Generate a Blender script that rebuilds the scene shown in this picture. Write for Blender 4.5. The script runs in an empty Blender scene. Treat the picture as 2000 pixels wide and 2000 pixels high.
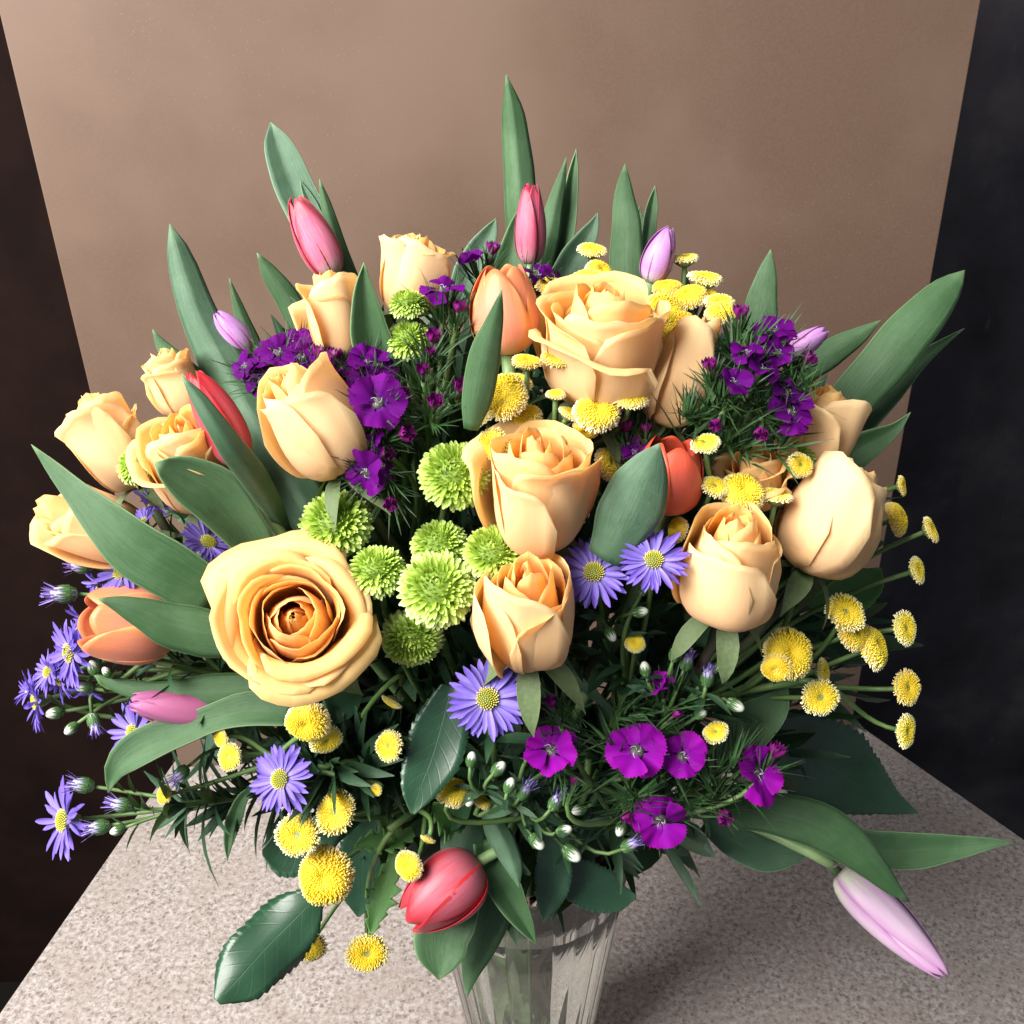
import bpy, math, random
import numpy as np
from mathutils import Vector, Matrix

random.seed(11)
RNG = np.random.default_rng(11)
R = math.radians
scene = bpy.context.scene
COL = scene.collection

# ------------------------------------------------------------------ camera
PITCH, ROLL = R(29.0), R(1.5)
CAM = Vector((0.0, -0.497, 0.777))
FW = Vector((0, math.cos(PITCH), -math.sin(PITCH)))
RT0 = Vector((1, 0, 0))
UP0 = Vector((0, math.sin(PITCH), math.cos(PITCH)))
RT = RT0 * math.cos(ROLL) - UP0 * math.sin(ROLL)
UP = UP0 * math.cos(ROLL) + RT0 * math.sin(ROLL)
cam_d = bpy.data.cameras.new("camera")
cam_d.sensor_width = 36
cam_d.lens = 36
cam_d.clip_start = 0.01
cam_d.clip_end = 50
cam = bpy.data.objects.new("camera", cam_d)
COL.objects.link(cam)
cam.matrix_world = Matrix(((RT.x, UP.x, -FW.x, CAM.x), (RT.y, UP.y, -FW.y, CAM.y), (RT.z, UP.z, -FW.z, CAM.z), (0, 0, 0, 1)))
scene.camera = cam

# ------------------------------------------------------------------ light: one big window at the left and in front, dim room
world = bpy.data.worlds.new("World")
scene.world = world
world.use_nodes = True
bgn = world.node_tree.nodes["Background"]
bgn.inputs[0].default_value = (0.80, 0.88, 1.0, 1)
bgn.inputs[1].default_value = 0.27


def area(name, loc, target, sx, sy, power, col):
    l = bpy.data.lights.new(name, 'AREA')
    l.shape = 'RECTANGLE'
    l.size, l.size_y = sx, sy
    l.energy = power
    l.color = col
    o = bpy.data.objects.new(name, l)
    COL.objects.link(o)
    o.location = loc
    o.rotation_euler = (Vector(target) - Vector(loc)).to_track_quat('-Z', 'Y').to_euler()
    return o


area("window_light", (-1.02, -0.68, 1.55), (0, 0.0, 0.40), 1.15, 1.30, 110, (1.0, 0.965, 0.91))

vs = scene.view_settings
vs.view_transform = 'Standard'
vs.look = 'None'
vs.exposure = 0.0
vs.gamma = 1.0
vs.use_curve_mapping = False
scene.cycles.max_bounces = 8
scene.cycles.diffuse_bounces = 6
scene.cycles.transmission_bounces = 8
scene.cycles.transparent_max_bounces = 8
scene.cycles.caustics_reflective = False
scene.cycles.sample_clamp_indirect = 6.0
scene.cycles.use_denoising = True
scene.cycles.use_adaptive_sampling = True
scene.cycles.adaptive_threshold = 0.02

# ------------------------------------------------------------------ pixel helpers (photo pixels, 2000 x 2000)
EC = np.array((0.0, 0.0, 0.42))
ER = np.array((0.32, 0.15, 0.25))


def ray(px, py):
    return FW + RT * ((px - 1000) / 2000) - UP * ((py - 1000) / 2000)


def P(px, py, d):
    return CAM + ray(px, py) * d


def dep(px, py, off=0.0):
    """depth along the camera axis of the bouquet's dome at a pixel, plus off centimetres"""
    v = np.array(ray(px, py)) / ER
    o = (np.array(CAM) - EC) / ER
    a, b, c = v @ v, o @ v, o @ o - 1
    t0 = -b / a
    q = b * b - a * c
    t = t0 - math.sqrt(q) / a if q > 0 else t0
    return t + off * 0.01


def on_table(px, py):
    r = ray(px, py)
    return CAM + r * (-CAM.z / r.z)


def axis_dir(A, tilt, p):
    tc = (CAM - p).normalized()
    e = RT * math.cos(R(A)) + UP * math.sin(R(A))
    e = (e - tc * e.dot(tc)).normalized()
    return (e * math.cos(R(tilt)) + tc * math.sin(R(tilt))).normalized()


def frame(ax, spin=0.0):
    z = ax.normalized()
    x = UP.cross(z)
    if x.length < 0.2:
        x = RT.cross(z)
    x.normalize()
    y = z.cross(x)
    m = Matrix(((x.x, y.x, z.x), (x.y, y.y, z.y), (x.z, y.z, z.z))).to_4x4()
    return m @ Matrix.Rotation(spin, 4, 'Z')


# ------------------------------------------------------------------ materials
def nodes(name):
    m = bpy.data.materials.new(name)
    m.use_nodes = True
    nt = m.node_tree
    nt.nodes.clear()
    return m, nt


def N(nt, typ, **kw):
    n = nt.nodes.new(typ)
    for k, v in kw.items():
        setattr(n, k, v)
    return n


def L(nt, a, b):
    nt.links.new(a, b)


def ramp(nt, fac, stops):
    r = N(nt, 'ShaderNodeValToRGB')
    el = r.color_ramp.elements
    while len(el) > 1:
        el.remove(el[-1])
    el[0].position = stops[0][0]
    el[0].color = (*stops[0][1], 1)
    for p, c in stops[1:]:
        e = el.new(p)
        e.color = (*c, 1)
    L(nt, fac, r.inputs[0])
    return r.outputs[0]


def mixc(nt, fac, a, b, mode='MIX'):
    m = N(nt, 'ShaderNodeMix', data_type='RGBA', blend_type=mode)
    for s, v in ((m.inputs[0], fac), (m.inputs[6], a), (m.inputs[7], b)):
        if isinstance(v, (int, float)):
            s.default_value = v
        elif isinstance(v, tuple):
            s.default_value = (*v, 1)
        else:
            L(nt, v, s)
    return m.outputs[2]


def math_n(nt, op, a, b=None, clamp=False):
    m = N(nt, 'ShaderNodeMath', operation=op, use_clamp=clamp)
    for s, v in ((m.inputs[0], a), (m.inputs[1], b)):
        if v is None:
            continue
        if isinstance(v, (int, float)):
            s.default_value = v
        else:
            L(nt, v, s)
    return m.outputs[0]


def maprange(nt, v, a, b, c=0.0, d=1.0):
    m = N(nt, 'ShaderNodeMapRange')
    m.inputs[1].default_value, m.inputs[2].default_value = a, b
    m.inputs[3].default_value, m.inputs[4].default_value = c, d
    m.interpolation_type = 'SMOOTHSTEP'
    L(nt, v, m.inputs[0])
    return m.outputs[0]


def tint_node(nt):
    a = N(nt, 'ShaderNodeAttribute', attribute_name='tint')
    s = N(nt, 'ShaderNodeSeparateColor')
    L(nt, a.outputs['Color'], s.inputs[0])
    return a, s.outputs[0], s.outputs[1], s.outputs[2]


def noise(nt, vec, scale, detail=3, rough=0.5, mul=(1, 1, 1)):
    mp = N(nt, 'ShaderNodeMapping')
    mp.inputs['Scale'].default_value = mul
    L(nt, vec, mp.inputs[0])
    n = N(nt, 'ShaderNodeTexNoise')
    n.inputs['Scale'].default_value = scale
    n.inputs['Detail'].default_value = detail
    n.inputs['Roughness'].default_value = rough
    L(nt, mp.outputs[0], n.inputs['Vector'])
    return n.outputs['Fac']


def finish(m, nt, color, rough=0.5, transl=0.0, spec=0.4, bump=None, bstr=0.2, bdist=0.001, sheen=0.0, coat=0.0, tcol=None):
    p = N(nt, 'ShaderNodeBsdfPrincipled')
    out = N(nt, 'ShaderNodeOutputMaterial')
    if isinstance(color, tuple):
        p.inputs['Base Color'].default_value = (*color, 1)
    else:
        L(nt, color, p.inputs['Base Color'])
    if isinstance(rough, (int, float)):
        p.inputs['Roughness'].default_value = rough
    else:
        L(nt, rough, p.inputs['Roughness'])
    p.inputs['Specular IOR Level'].default_value = spec
    p.inputs['Sheen Weight'].default_value = sheen
    p.inputs['Coat Weight'].default_value = coat
    if bump is not None:
        b = N(nt, 'ShaderNodeBump')
        b.inputs['Strength'].default_value = bstr
        b.inputs['Distance'].default_value = bdist
        L(nt, bump, b.inputs['Height'])
        L(nt, b.outputs[0], p.inputs['Normal'])
    if transl > 0:
        t = N(nt, 'ShaderNodeBsdfTranslucent')
        c = tcol if tcol is not None else color
        if isinstance(c, tuple):
            t.inputs[0].default_value = (*c, 1)
        else:
            L(nt, c, t.inputs[0])
        x = N(nt, 'ShaderNodeMixShader')
        x.inputs[0].default_value = transl
        L(nt, p.outputs[0], x.inputs[1])
        L(nt, t.outputs[0], x.inputs[2])
        L(nt, x.outputs[0], out.inputs[0])
    else:
        L(nt, p.outputs[0], out.inputs[0])
    return m


def obj_random(nt):
    return N(nt, 'ShaderNodeObjectInfo').outputs['Random']


def m_rose(inside=False):
    m, nt = nodes("rose_petal_inside" if inside else "rose_petal")
    a, v, u, s = tint_node(nt)
    tc = N(nt, 'ShaderNodeTexCoord').outputs['Object']
    layer = ramp(nt, s, [(0.0, (0.98, 0.49, 0.09)), (0.35, (0.98, 0.56, 0.14)), (0.70, (0.96, 0.68, 0.31)), (1.0, (0.95, 0.72, 0.43))])
    if inside:
        layer = ramp(nt, s, [(0.0, (0.98, 0.47, 0.07)), (0.45, (0.98, 0.51, 0.10)), (0.80, (0.98, 0.58, 0.17)), (1.0, (0.97, 0.66, 0.29))])
    body = mixc(nt, maprange(nt, v, 0.55 if inside else 0.40, 1.0, 0.0, 0.7), layer, ramp(nt, s, [(0.0, (0.98, 0.58, 0.13)), (0.5, (0.98, 0.66, 0.20)), (0.85, (0.98, 0.76, 0.34))] if inside else [(0.0, (0.98, 0.61, 0.15)), (0.45, (0.98, 0.72, 0.28)), (0.9, (0.98, 0.855, 0.54))]))
    body = mixc(nt, maprange(nt, v, 0.25, 0.0), body, (0.80, 0.62, 0.20))
    vein = noise(nt, a.outputs['Vector'], 26, 4, 0.6, (0.16, 1.6, 1))
    body = mixc(nt, maprange(nt, vein, 0.38, 0.70, 0.0, 0.15), body, (0.92, 0.60, 0.26))
    fv = noise(nt, a.outputs['Vector'], 70, 3, 0.6, (0.06, 1.4, 0.0))
    body = mixc(nt, maprange(nt, fv, 0.45, 0.65, 0.0, 0.12), body, (0.96, 0.82, 0.52))
    blot = noise(nt, tc, 2.2, 2)
    body = mixc(nt, maprange(nt, blot, 0.42, 0.72, 0.0, 0.30), body, (0.92, 0.62, 0.36))
    edge = maprange(nt, v, 0.95, 1.0, 0.0, 0.55)
    body = mixc(nt, math_n(nt, 'MULTIPLY', edge, maprange(nt, blot, 0.40, 0.60)), body, (0.70, 0.50, 0.20))
    body = mixc(nt, math_n(nt, 'MULTIPLY', obj_random(nt), 0.3), body, (0.95, 0.77, 0.46))
    return finish(m, nt, body, 0.60, 0.50, 0.2, math_n(nt, 'ADD', vein, fv), 0.07, 0.001, 0.1)


def m_tulip(name, base, mid, tip, edge, transl=0.22):
    m, nt = nodes("tulip_petal_" + name)
    a, v, u, s = tint_node(nt)
    uu = math_n(nt, 'ABSOLUTE', math_n(nt, 'SUBTRACT', u, 0.5))
    st = noise(nt, a.outputs['Vector'], 30, 4, 0.6, (0.12, 1.8, 1))
    vv = math_n(nt, 'ADD', v, math_n(nt, 'MULTIPLY', math_n(nt, 'SUBTRACT', st, 0.5), 0.25))
    c = ramp(nt, vv, [(0.0, base), (0.16, base), (0.36, mid), (0.66, mid), (0.94, tip)])
    c = mixc(nt, maprange(nt, math_n(nt, 'ADD', uu, math_n(nt, 'MULTIPLY', st, 0.10)), 0.33, 0.53), c, edge)
    c = mixc(nt, maprange(nt, st, 0.45, 0.75, 0.0, 0.45), c, edge)
    f2 = noise(nt, a.outputs['Vector'], 80, 3, 0.6, (0.05, 1.3, 0.0))
    c = mixc(nt, maprange(nt, f2, 0.48, 0.66, 0.0, 0.3), c, base)
    return finish(m, nt, c, 0.42, transl, 0.4, st, 0.12, 0.0015, 0.1)


def m_leaf(name, c1, c2, streak, rough, margin, transl=0.12, spec=0.45, coat=0.0, vein=False):
    m, nt = nodes(name)
    a, v, u, s = tint_node(nt)
    tc = N(nt, 'ShaderNodeTexCoord').outputs['Object']
    uu = math_n(nt, 'ABSOLUTE', math_n(nt, 'SUBTRACT', u, 0.5))
    st = noise(nt, a.outputs['Vector'], 40, 5, 0.7, (0.10, 2.0, 0.02))
    bl = noise(nt, tc, 30, 5, 0.65)
    c = mixc(nt, maprange(nt, bl, 0.35, 0.68), c1, c2)
    c = mixc(nt, maprange(nt, st, 0.42, 0.70, 0.0, 0.8), c, streak)
    c = mixc(nt, math_n(nt, 'MULTIPLY', obj_random(nt), 0.5), c, streak)
    fl = noise(nt, a.outputs['Vector'], 90, 2, 0.5, (0.02, 1.0, 0.0))
    c = mixc(nt, maprange(nt, fl, 0.48, 0.62, 0.0, 0.28), c, c2)
    c = mixc(nt, maprange(nt, v, 0.93, 1.0, 0.0, 0.6), c, margin)
    c = mixc(nt, maprange(nt, uu, 0.470, 0.5, 0.0, 0.25 if vein else 0.7), c, margin)
    hgt = math_n(nt, 'ADD', st, fl)
    if vein:
        w = N(nt, 'ShaderNodeTexWave', wave_type='BANDS', bands_direction='X')
        cx = N(nt, 'ShaderNodeCombineXYZ')
        L(nt, math_n(nt, 'ADD', math_n(nt, 'MULTIPLY', v, 1.0), math_n(nt, 'MULTIPLY', uu, -0.45)), cx.inputs[0])
        L(nt, cx.outputs[0], w.inputs['Vector'])
        w.inputs['Scale'].default_value = 2.6
        w.inputs['Distortion'].default_value = 0.6
        w.inputs['Detail'].default_value = 2
        side = maprange(nt, w.outputs['Fac'], 0.93, 1.0)
        midrib = maprange(nt, uu, 0.02, 0.0)
        lines = math_n(nt, 'MAXIMUM', math_n(nt, 'MULTIPLY', side, 0.6), midrib)
        c = mixc(nt, math_n(nt, 'MULTIPLY', lines, 0.14), c, margin)
        hgt = math_n(nt, 'ADD', math_n(nt, 'MULTIPLY', lines, -0.8), math_n(nt, 'MULTIPLY', bl, 0.8))
    return finish(m, nt, c, rough, transl, spec, hgt, 0.13 if vein else 0.30, 0.0015, 0.0, coat, mixc(nt, 0.5, c, (0.20, 0.34, 0.05)))


def m_simple(name, col, rough=0.5, transl=0.0, var=None, spec=0.4, scale=60):
    m, nt = nodes(name)
    c = col
    b = None
    if var is not None:
        tc = N(nt, 'ShaderNodeTexCoord').outputs['Object']
        b = noise(nt, tc, scale, 3, 0.6)
        c = mixc(nt, maprange(nt, b, 0.35, 0.7), col, var)
    return finish(m, nt, c, rough, transl, spec, b, 0.15, 0.001)


def m_ramp(name, stops, rough=0.5, transl=0.2, chan=0, spec=0.3, vary=None, streak=None):
    m, nt = nodes(name)
    t = tint_node(nt)
    c = ramp(nt, t[1 + chan], stops)
    if streak is not None:
        st = noise(nt, t[0].outputs['Vector'], 22, 3, 0.6, (0.25, 1.6, 1))
        c = mixc(nt, maprange(nt, st, 0.45, 0.75, 0.0, 0.4), c, streak)
    if vary is not None:
        c = mixc(nt, math_n(nt, 'MULTIPLY', obj_random(nt), 0.5), c, vary)
    return finish(m, nt, c, rough, transl, spec)


MROSE = m_rose()
MROSEIN = m_rose(True)
TUL = {
    'pink': m_tulip('pink', (0.72, 0.55, 0.55), (0.72, 0.20, 0.34), (0.55, 0.035, 0.07), (0.55, 0.02, 0.06)),
    'red': m_tulip('red', (0.55, 0.12, 0.14), (0.60, 0.075, 0.11), (0.55, 0.012, 0.02), (0.58, 0.008, 0.02)),
    'rosy': m_tulip('rosy', (0.42, 0.09, 0.12), (0.52, 0.12, 0.17), (0.52, 0.02, 0.035), (0.50, 0.010, 0.02)),
    'deep': m_tulip('deep', (0.60, 0.30, 0.36), (0.55, 0.13, 0.22), (0.45, 0.02, 0.07), (0.35, 0.02, 0.07)),
    'orange': m_tulip('orange', (0.74, 0.38, 0.20), (0.76, 0.25, 0.16), (0.78, 0.22, 0.08), (0.84, 0.34, 0.12)),
    'coral': m_tulip('coral', (0.70, 0.22, 0.14), (0.68, 0.11, 0.07), (0.66, 0.07, 0.03), (0.70, 0.10, 0.03)),
    'lilac': m_tulip('lilac', (0.60, 0.55, 0.50), (0.48, 0.24, 0.56), (0.42, 0.16, 0.50), (0.44, 0.14, 0.42)),
    'pale': m_tulip('pale', (0.74, 0.76, 0.62), (0.72, 0.52, 0.70), (0.58, 0.28, 0.56), (0.60, 0.30, 0.58)),
    'mauve': m_tulip('mauve', (0.36, 0.14, 0.20), (0.40, 0.11, 0.24), (0.42, 0.12, 0.30), (0.36, 0.08, 0.20)),
}
MLEAF = m_leaf("tulip_leaf_green", (0.042, 0.105, 0.040), (0.090, 0.175, 0.085), (0.030, 0.080, 0.024), 0.50, (0.20, 0.31, 0.15), 0.16, 0.35)
MLEAFB = m_leaf("tulip_leaf_blue", (0.048, 0.110, 0.058), (0.105, 0.185, 0.118), (0.034, 0.086, 0.038), 0.50, (0.20, 0.31, 0.19), 0.12, 0.35)
MDARK = m_leaf("broad_leaf_green", (0.016, 0.058, 0.028), (0.030, 0.085, 0.048), (0.012, 0.045, 0.020), 0.33, (0.050, 0.11, 0.055), 0.05, 0.5, 0.10, True)
MOLIVE = m_leaf("sepal_green", (0.10, 0.15, 0.06), (0.16, 0.22, 0.10), (0.09, 0.13, 0.05), 0.55, (0.26, 0.30, 0.18), 0.10)
MLOBE = m_leaf("lobed_leaf_green", (0.045, 0.145, 0.025), (0.075, 0.20, 0.045), (0.04, 0.12, 0.02), 0.5, (0.12, 0.26, 0.06), 0.15)
MSTEM = m_simple("stem_green", (0.075, 0.150, 0.040), 0.5, 0.0, (0.12, 0.20, 0.06))
MTSTEM = m_simple("tulip_stem", (0.16, 0.26, 0.10), 0.45, 0.0, (0.22, 0.32, 0.15))
MROSTEM = m_simple("rose_stem", (0.060, 0.085, 0.035), 0.5, 0.0, (0.085, 0.050, 0.040))
MASTER = m_ramp("aster_ray", [(0.0, (0.36, 0.32, 0.60)), (0.30, (0.215, 0.150, 0.56)), (0.7, (0.155, 0.085, 0.50)), (1.0, (0.135, 0.070, 0.46))], 0.5, 0.25, 0, 0.3, (0.24, 0.19, 0.62), (0.30, 0.24, 0.66))
MADISC = m_ramp("aster_disc", [(0.0, (0.28, 0.36, 0.03)), (0.6, (0.50, 0.46, 0.05)), (1.0, (0.66, 0.58, 0.22))], 0.6, 0.0)
MDIAN = m_ramp("dianthus_petal", [(0.0, (0.20, 0.09, 0.30)), (0.12, (0.11, 0.02, 0.22)), (0.32, (0.085, 0.0012, 0.135)), (0.8, (0.115, 0.0012, 0.165)), (1.0, (0.12, 0.002, 0.16))], 0.7, 0.2, 0, 0.08, (0.050, 0.001, 0.085), (0.13, 0.003, 0.19))
MDIANM = m_ramp("dianthus_petal_magenta", [(0.0, (0.36, 0.16, 0.42)), (0.14, (0.26, 0.05, 0.36)), (0.32, (0.20, 0.002, 0.26)), (0.8, (0.28, 0.002, 0.32)), (1.0, (0.27, 0.003, 0.27))], 0.65, 0.25, 0, 0.1, (0.18, 0.002, 0.27), (0.31, 0.008, 0.36))
MDBUD = m_ramp("dianthus_bud", [(0.0, (0.22, 0.05, 0.14)), (0.4, (0.22, 0.012, 0.14)), (1.0, (0.17, 0.006, 0.15))], 0.5, 0.15, 0, 0.3, (0.11, 0.006, 0.10))
MCALYX = m_simple("dianthus_calyx", (0.045, 0.075, 0.035), 0.5, 0.0, (0.075, 0.030, 0.050), 0.4, 200)
MBRACT = m_ramp("bract_green", [(0.0, (0.050, 0.120, 0.035)), (0.6, (0.035, 0.090, 0.030)), (1.0, (0.045, 0.055, 0.040))], 0.45, 0.1)
MSTAMEN = m_simple("stamen_white", (0.62, 0.55, 0.72), 0.5)
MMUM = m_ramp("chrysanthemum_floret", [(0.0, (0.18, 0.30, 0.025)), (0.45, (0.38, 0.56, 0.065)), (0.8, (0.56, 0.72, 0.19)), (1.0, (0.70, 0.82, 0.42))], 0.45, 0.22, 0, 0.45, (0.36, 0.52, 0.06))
MMUMC = m_simple("chrysanthemum_core", (0.16, 0.25, 0.03), 0.7)
MBUT = m_ramp("button_floret", [(0.0, (0.70, 0.46, 0.012)), (0.40, (0.90, 0.77, 0.040)), (0.62, (0.92, 0.83, 0.13)), (0.85, (0.93, 0.87, 0.46)), (1.0, (0.93, 0.91, 0.72))], 0.55, 0.12, 0, 0.3, (0.80, 0.54, 0.02))
MBCAL = m_simple("button_calyx", (0.13, 0.18, 0.07), 0.6, 0.0, (0.26, 0.30, 0.16), 0.3, 240)
MBUDW = m_ramp("aster_bud_white", [(0.0, (0.045, 0.12, 0.03)), (0.48, (0.075, 0.17, 0.05)), (0.52, (0.60, 0.66, 0.52)), (1.0, (0.72, 0.72, 0.72))], 0.5, 0.1)
MBUDP = m_ramp("aster_bud_purple", [(0.0, (0.045, 0.12, 0.03)), (0.48, (0.075, 0.17, 0.05)), (0.52, (0.55, 0.58, 0.55)), (0.75, (0.36, 0.30, 0.62)), (1.0, (0.20, 0.12, 0.50))], 0.5, 0.1)
MFOL = m_leaf("filler_leaf", (0.022, 0.066, 0.030), (0.036, 0.095, 0.045), (0.018, 0.050, 0.022), 0.42, (0.05, 0.11, 0.05), 0.08)


# ------------------------------------------------------------------ mesh helpers
def mesh(name, V, F, mat, tint=None, smooth=True):
    me = bpy.data.meshes.new(name)
    me.from_pydata([tuple(p) for p in np.asarray(V, float)], [], [tuple(int(i) for i in f) for f in F])
    if tint is not None:
        at = me.attributes.new('tint', 'FLOAT_COLOR', 'POINT')
        at.data.foreach_set('color', np.asarray(tint, np.float32).ravel())
    me.materials.append(mat)
    if smooth:
        me.shade_smooth()
    me.update()
    return me


def link(name, me, parent=None, mw=None, kind=None):
    """one object; mw is its matrix in the parent's space"""
    o = bpy.data.objects.new(name, me)
    COL.objects.link(o)
    if parent is not None:
        o.parent = parent
    if mw is not None:
        o.matrix_basis = mw
    if kind:
        o['kind'] = kind
    return o


def thing(name, label, cat, loc, group=None):
    o = bpy.data.objects.new(name, None)
    o.empty_display_size = 0.01
    COL.objects.link(o)
    o.location = loc
    o['label'] = label
    o['category'] = cat
    if group:
        o['group'] = group
    return o


def tag(o, label, cat, group=None, kind=None):
    o['label'] = label
    o['category'] = cat
    if group:
        o['group'] = group
    if kind:
        o['kind'] = kind
    return o


def grid_faces(nu, nv, off=0, wrap=False):
    f = []
    nn = nu if wrap else nu - 1
    for j in range(nv - 1):
        for i in range(nn):
            a, b = j * nu + i, j * nu + (i + 1) % nu
            f.append((off + a, off + b, off + b + nu, off + a + nu))
    return f


def cat_rom(pts, n):
    """smooth interpolation of rows of pts (k x m) -> n x m"""
    p = np.asarray(pts, float)
    k = len(p)
    d = np.r_[0, np.cumsum(np.linalg.norm(np.diff(p[:, :2], axis=0), axis=1) + 1e-9)]
    t = np.linspace(0, d[-1], n)
    idx = np.clip(np.searchsorted(d, t, side='right') - 1, 0, k - 2)
    m = np.zeros_like(p)
    m[1:-1] = (p[2:] - p[:-2]) / (d[2:] - d[:-2])[:, None]
    m[0] = (p[1] - p[0]) / (d[1] - d[0])
    m[-1] = (p[-1] - p[-2]) / (d[-1] - d[-2])
    h = (d[idx + 1] - d[idx])[:, None]
    s = ((t - d[idx]) / h[:, 0])[:, None]
    return ((2 * s**3 - 3 * s**2 + 1) * p[idx] + (s**3 - 2 * s**2 + s) * h * m[idx]
            + (-2 * s**3 + 3 * s**2) * p[idx + 1] + (s**3 - s**2) * h * m[idx + 1])


def bez(p0, p1, p2, p3, n):
    t = np.linspace(0, 1, n)[:, None]
    return (1 - t)**3 * np.array(p0) + 3 * (1 - t)**2 * t * np.array(p1) + 3 * (1 - t) * t**2 * np.array(p2) + t**3 * np.array(p3)


def tube(path, r0, r1, n=7):
    path = np.asarray(path, float)
    k = len(path)
    tg = np.gradient(path, axis=0)
    tg /= np.linalg.norm(tg, axis=1)[:, None] + 1e-12
    ref = np.array((0.3, 0.9, 0.2))
    V = []
    for i in range(k):
        a = np.cross(tg[i], ref)
        a /= np.linalg.norm(a) + 1e-12
        b = np.cross(tg[i], a)
        r = r0 + (r1 - r0) * i / (k - 1)
        for j in range(n):
            th = 2 * math.pi * j / n
            V.append(path[i] + r * (math.cos(th) * a + math.sin(th) * b))
    F = grid_faces(n, k, 0, True)
    F.append(tuple(range(n))[::-1])
    F.append(tuple(range((k - 1) * n, k * n)))
    return np.array(V), F


NECK_Z = 0.288


def foot_of(p, seed=None):
    rr = random.Random(seed if seed is not None else (round(p.x, 4), round(p.y, 4)).__hash__())
    a = math.atan2(p.y + 0.02, p.x) + rr.uniform(-0.6, 0.6)
    rad = rr.uniform(0.012, 0.046)
    neck = Vector((rad * math.cos(a), rad * math.sin(a), NECK_Z))
    b = a + math.pi + rr.uniform(-0.9, 0.9)
    fr = rr.uniform(0.004, 0.024)
    foot = Vector((fr * math.cos(b), fr * math.sin(b), rr.uniform(0.022, 0.035)))
    return neck, foot


def stem_path(p, ax, seed=None):
    neck, foot = foot_of(p, seed)
    d = (p - neck).length
    ext = (neck - foot).normalized()
    a = bez(p, p - ax * d * 0.35, neck + (ext + Vector((0, 0, 0.5))) * d * 0.22, neck, 14)
    b = bez(neck, neck - ext * 0.05, foot + ext * 0.05, foot, 7)
    return np.vstack([a, b[1:]]), foot


def add_stem(root, path, r0, r1, mat, name='stem'):
    V, F = tube(path - np.array(root.location), r0, r1, 7)
    return link(name, mesh(name, V, F, mat), root)


# ------------------------------------------------------------------ ribbon leaves
def ribbon(pts, d0, d1, cup=0.35, roll=0.0, n=20, nc=9, ser=0.0, nser=0, wave=0.0, bend=0.0, seed=0, asym=0.0):
    """leaf blade following photo pixels (px, py, half width); depth runs d0..d1 (metres)"""
    rr = random.Random(seed)
    c = cat_rom(pts, n)
    t = np.linspace(0, 1, n)
    dd = d0 + (d1 - d0) * t + bend * np.sin(math.pi * t)
    ctr = np.array([P(c[i, 0], c[i, 1], dd[i]) for i in range(n)])
    hw = np.maximum(c[:, 2], 0.3) * dd / 2000
    tg = np.gradient(ctr, axis=0)
    tg /= np.linalg.norm(tg, axis=1)[:, None]
    V, T = [], []
    ph = rr.uniform(0, 6)
    for i in range(n):
        tc = np.array((CAM - Vector(ctr[i])).normalized())
        side = np.cross(tg[i], tc)
        side /= np.linalg.norm(side)
        nor = np.cross(side, tg[i])
        rl = roll if not callable(roll) else roll(t[i])
        s2 = side * math.cos(rl) + nor * math.sin(rl)
        n2 = nor * math.cos(rl) - side * math.sin(rl)
        for j in range(nc):
            u = -1 + 2 * j / (nc - 1)
            w = hw[i]
            w *= 1 + 0.045 * math.sin(7 * t[i] + ph + 2 * (u > 0)) + 0.02 * math.sin(19 * t[i] + 2 * ph + 3 * (u > 0))
            if nser and j in (0, nc - 1):
                w *= 1 + ser * (((t[i] * nser + 0.3 * (u > 0)) % 1.0) - 0.5) * (0.5 + 0.9 * abs(math.sin(5.3 * math.floor(t[i] * nser) + ph)))
            z = cup * w * (abs(u)**(1.5 if abs(cup) < 0.5 else 1.08)) + wave * w * math.sin(t[i] * 11 + ph + (1.6 if u > 0 else 0)) * u * u
            V.append(ctr[i] + s2 * u * w + n2 * (z + asym * w * u))
            T.append((t[i], u * 0.5 + 0.5, rr.random(), 1))
    T = np.array(T)
    return np.array(V), grid_faces(nc, n), T


def add_leaf(root, pts, d0, d1, mat=None, name='leaf', thick=0.0007, tipfirst=True, **kw):
    V, F, T = ribbon(pts, d0, d1, **kw)
    if tipfirst:
        T[:, 0] = 1 - T[:, 0]
    V = V - np.array(root.location)
    me = mesh(name, V, F, mat or MLEAF, T)
    o = link(name, me, root)
    md = o.modifiers.new('thickness', 'SOLIDIFY')
    md.thickness = thick
    md.offset = 0
    return o


# ------------------------------------------------------------------ setting: table, board, wall, floor
BLp, BRp = on_table(344, 1500), on_table(1668, 1430)
Lout, Rout = on_table(0, 1990), on_table(1979, 1639)


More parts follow.
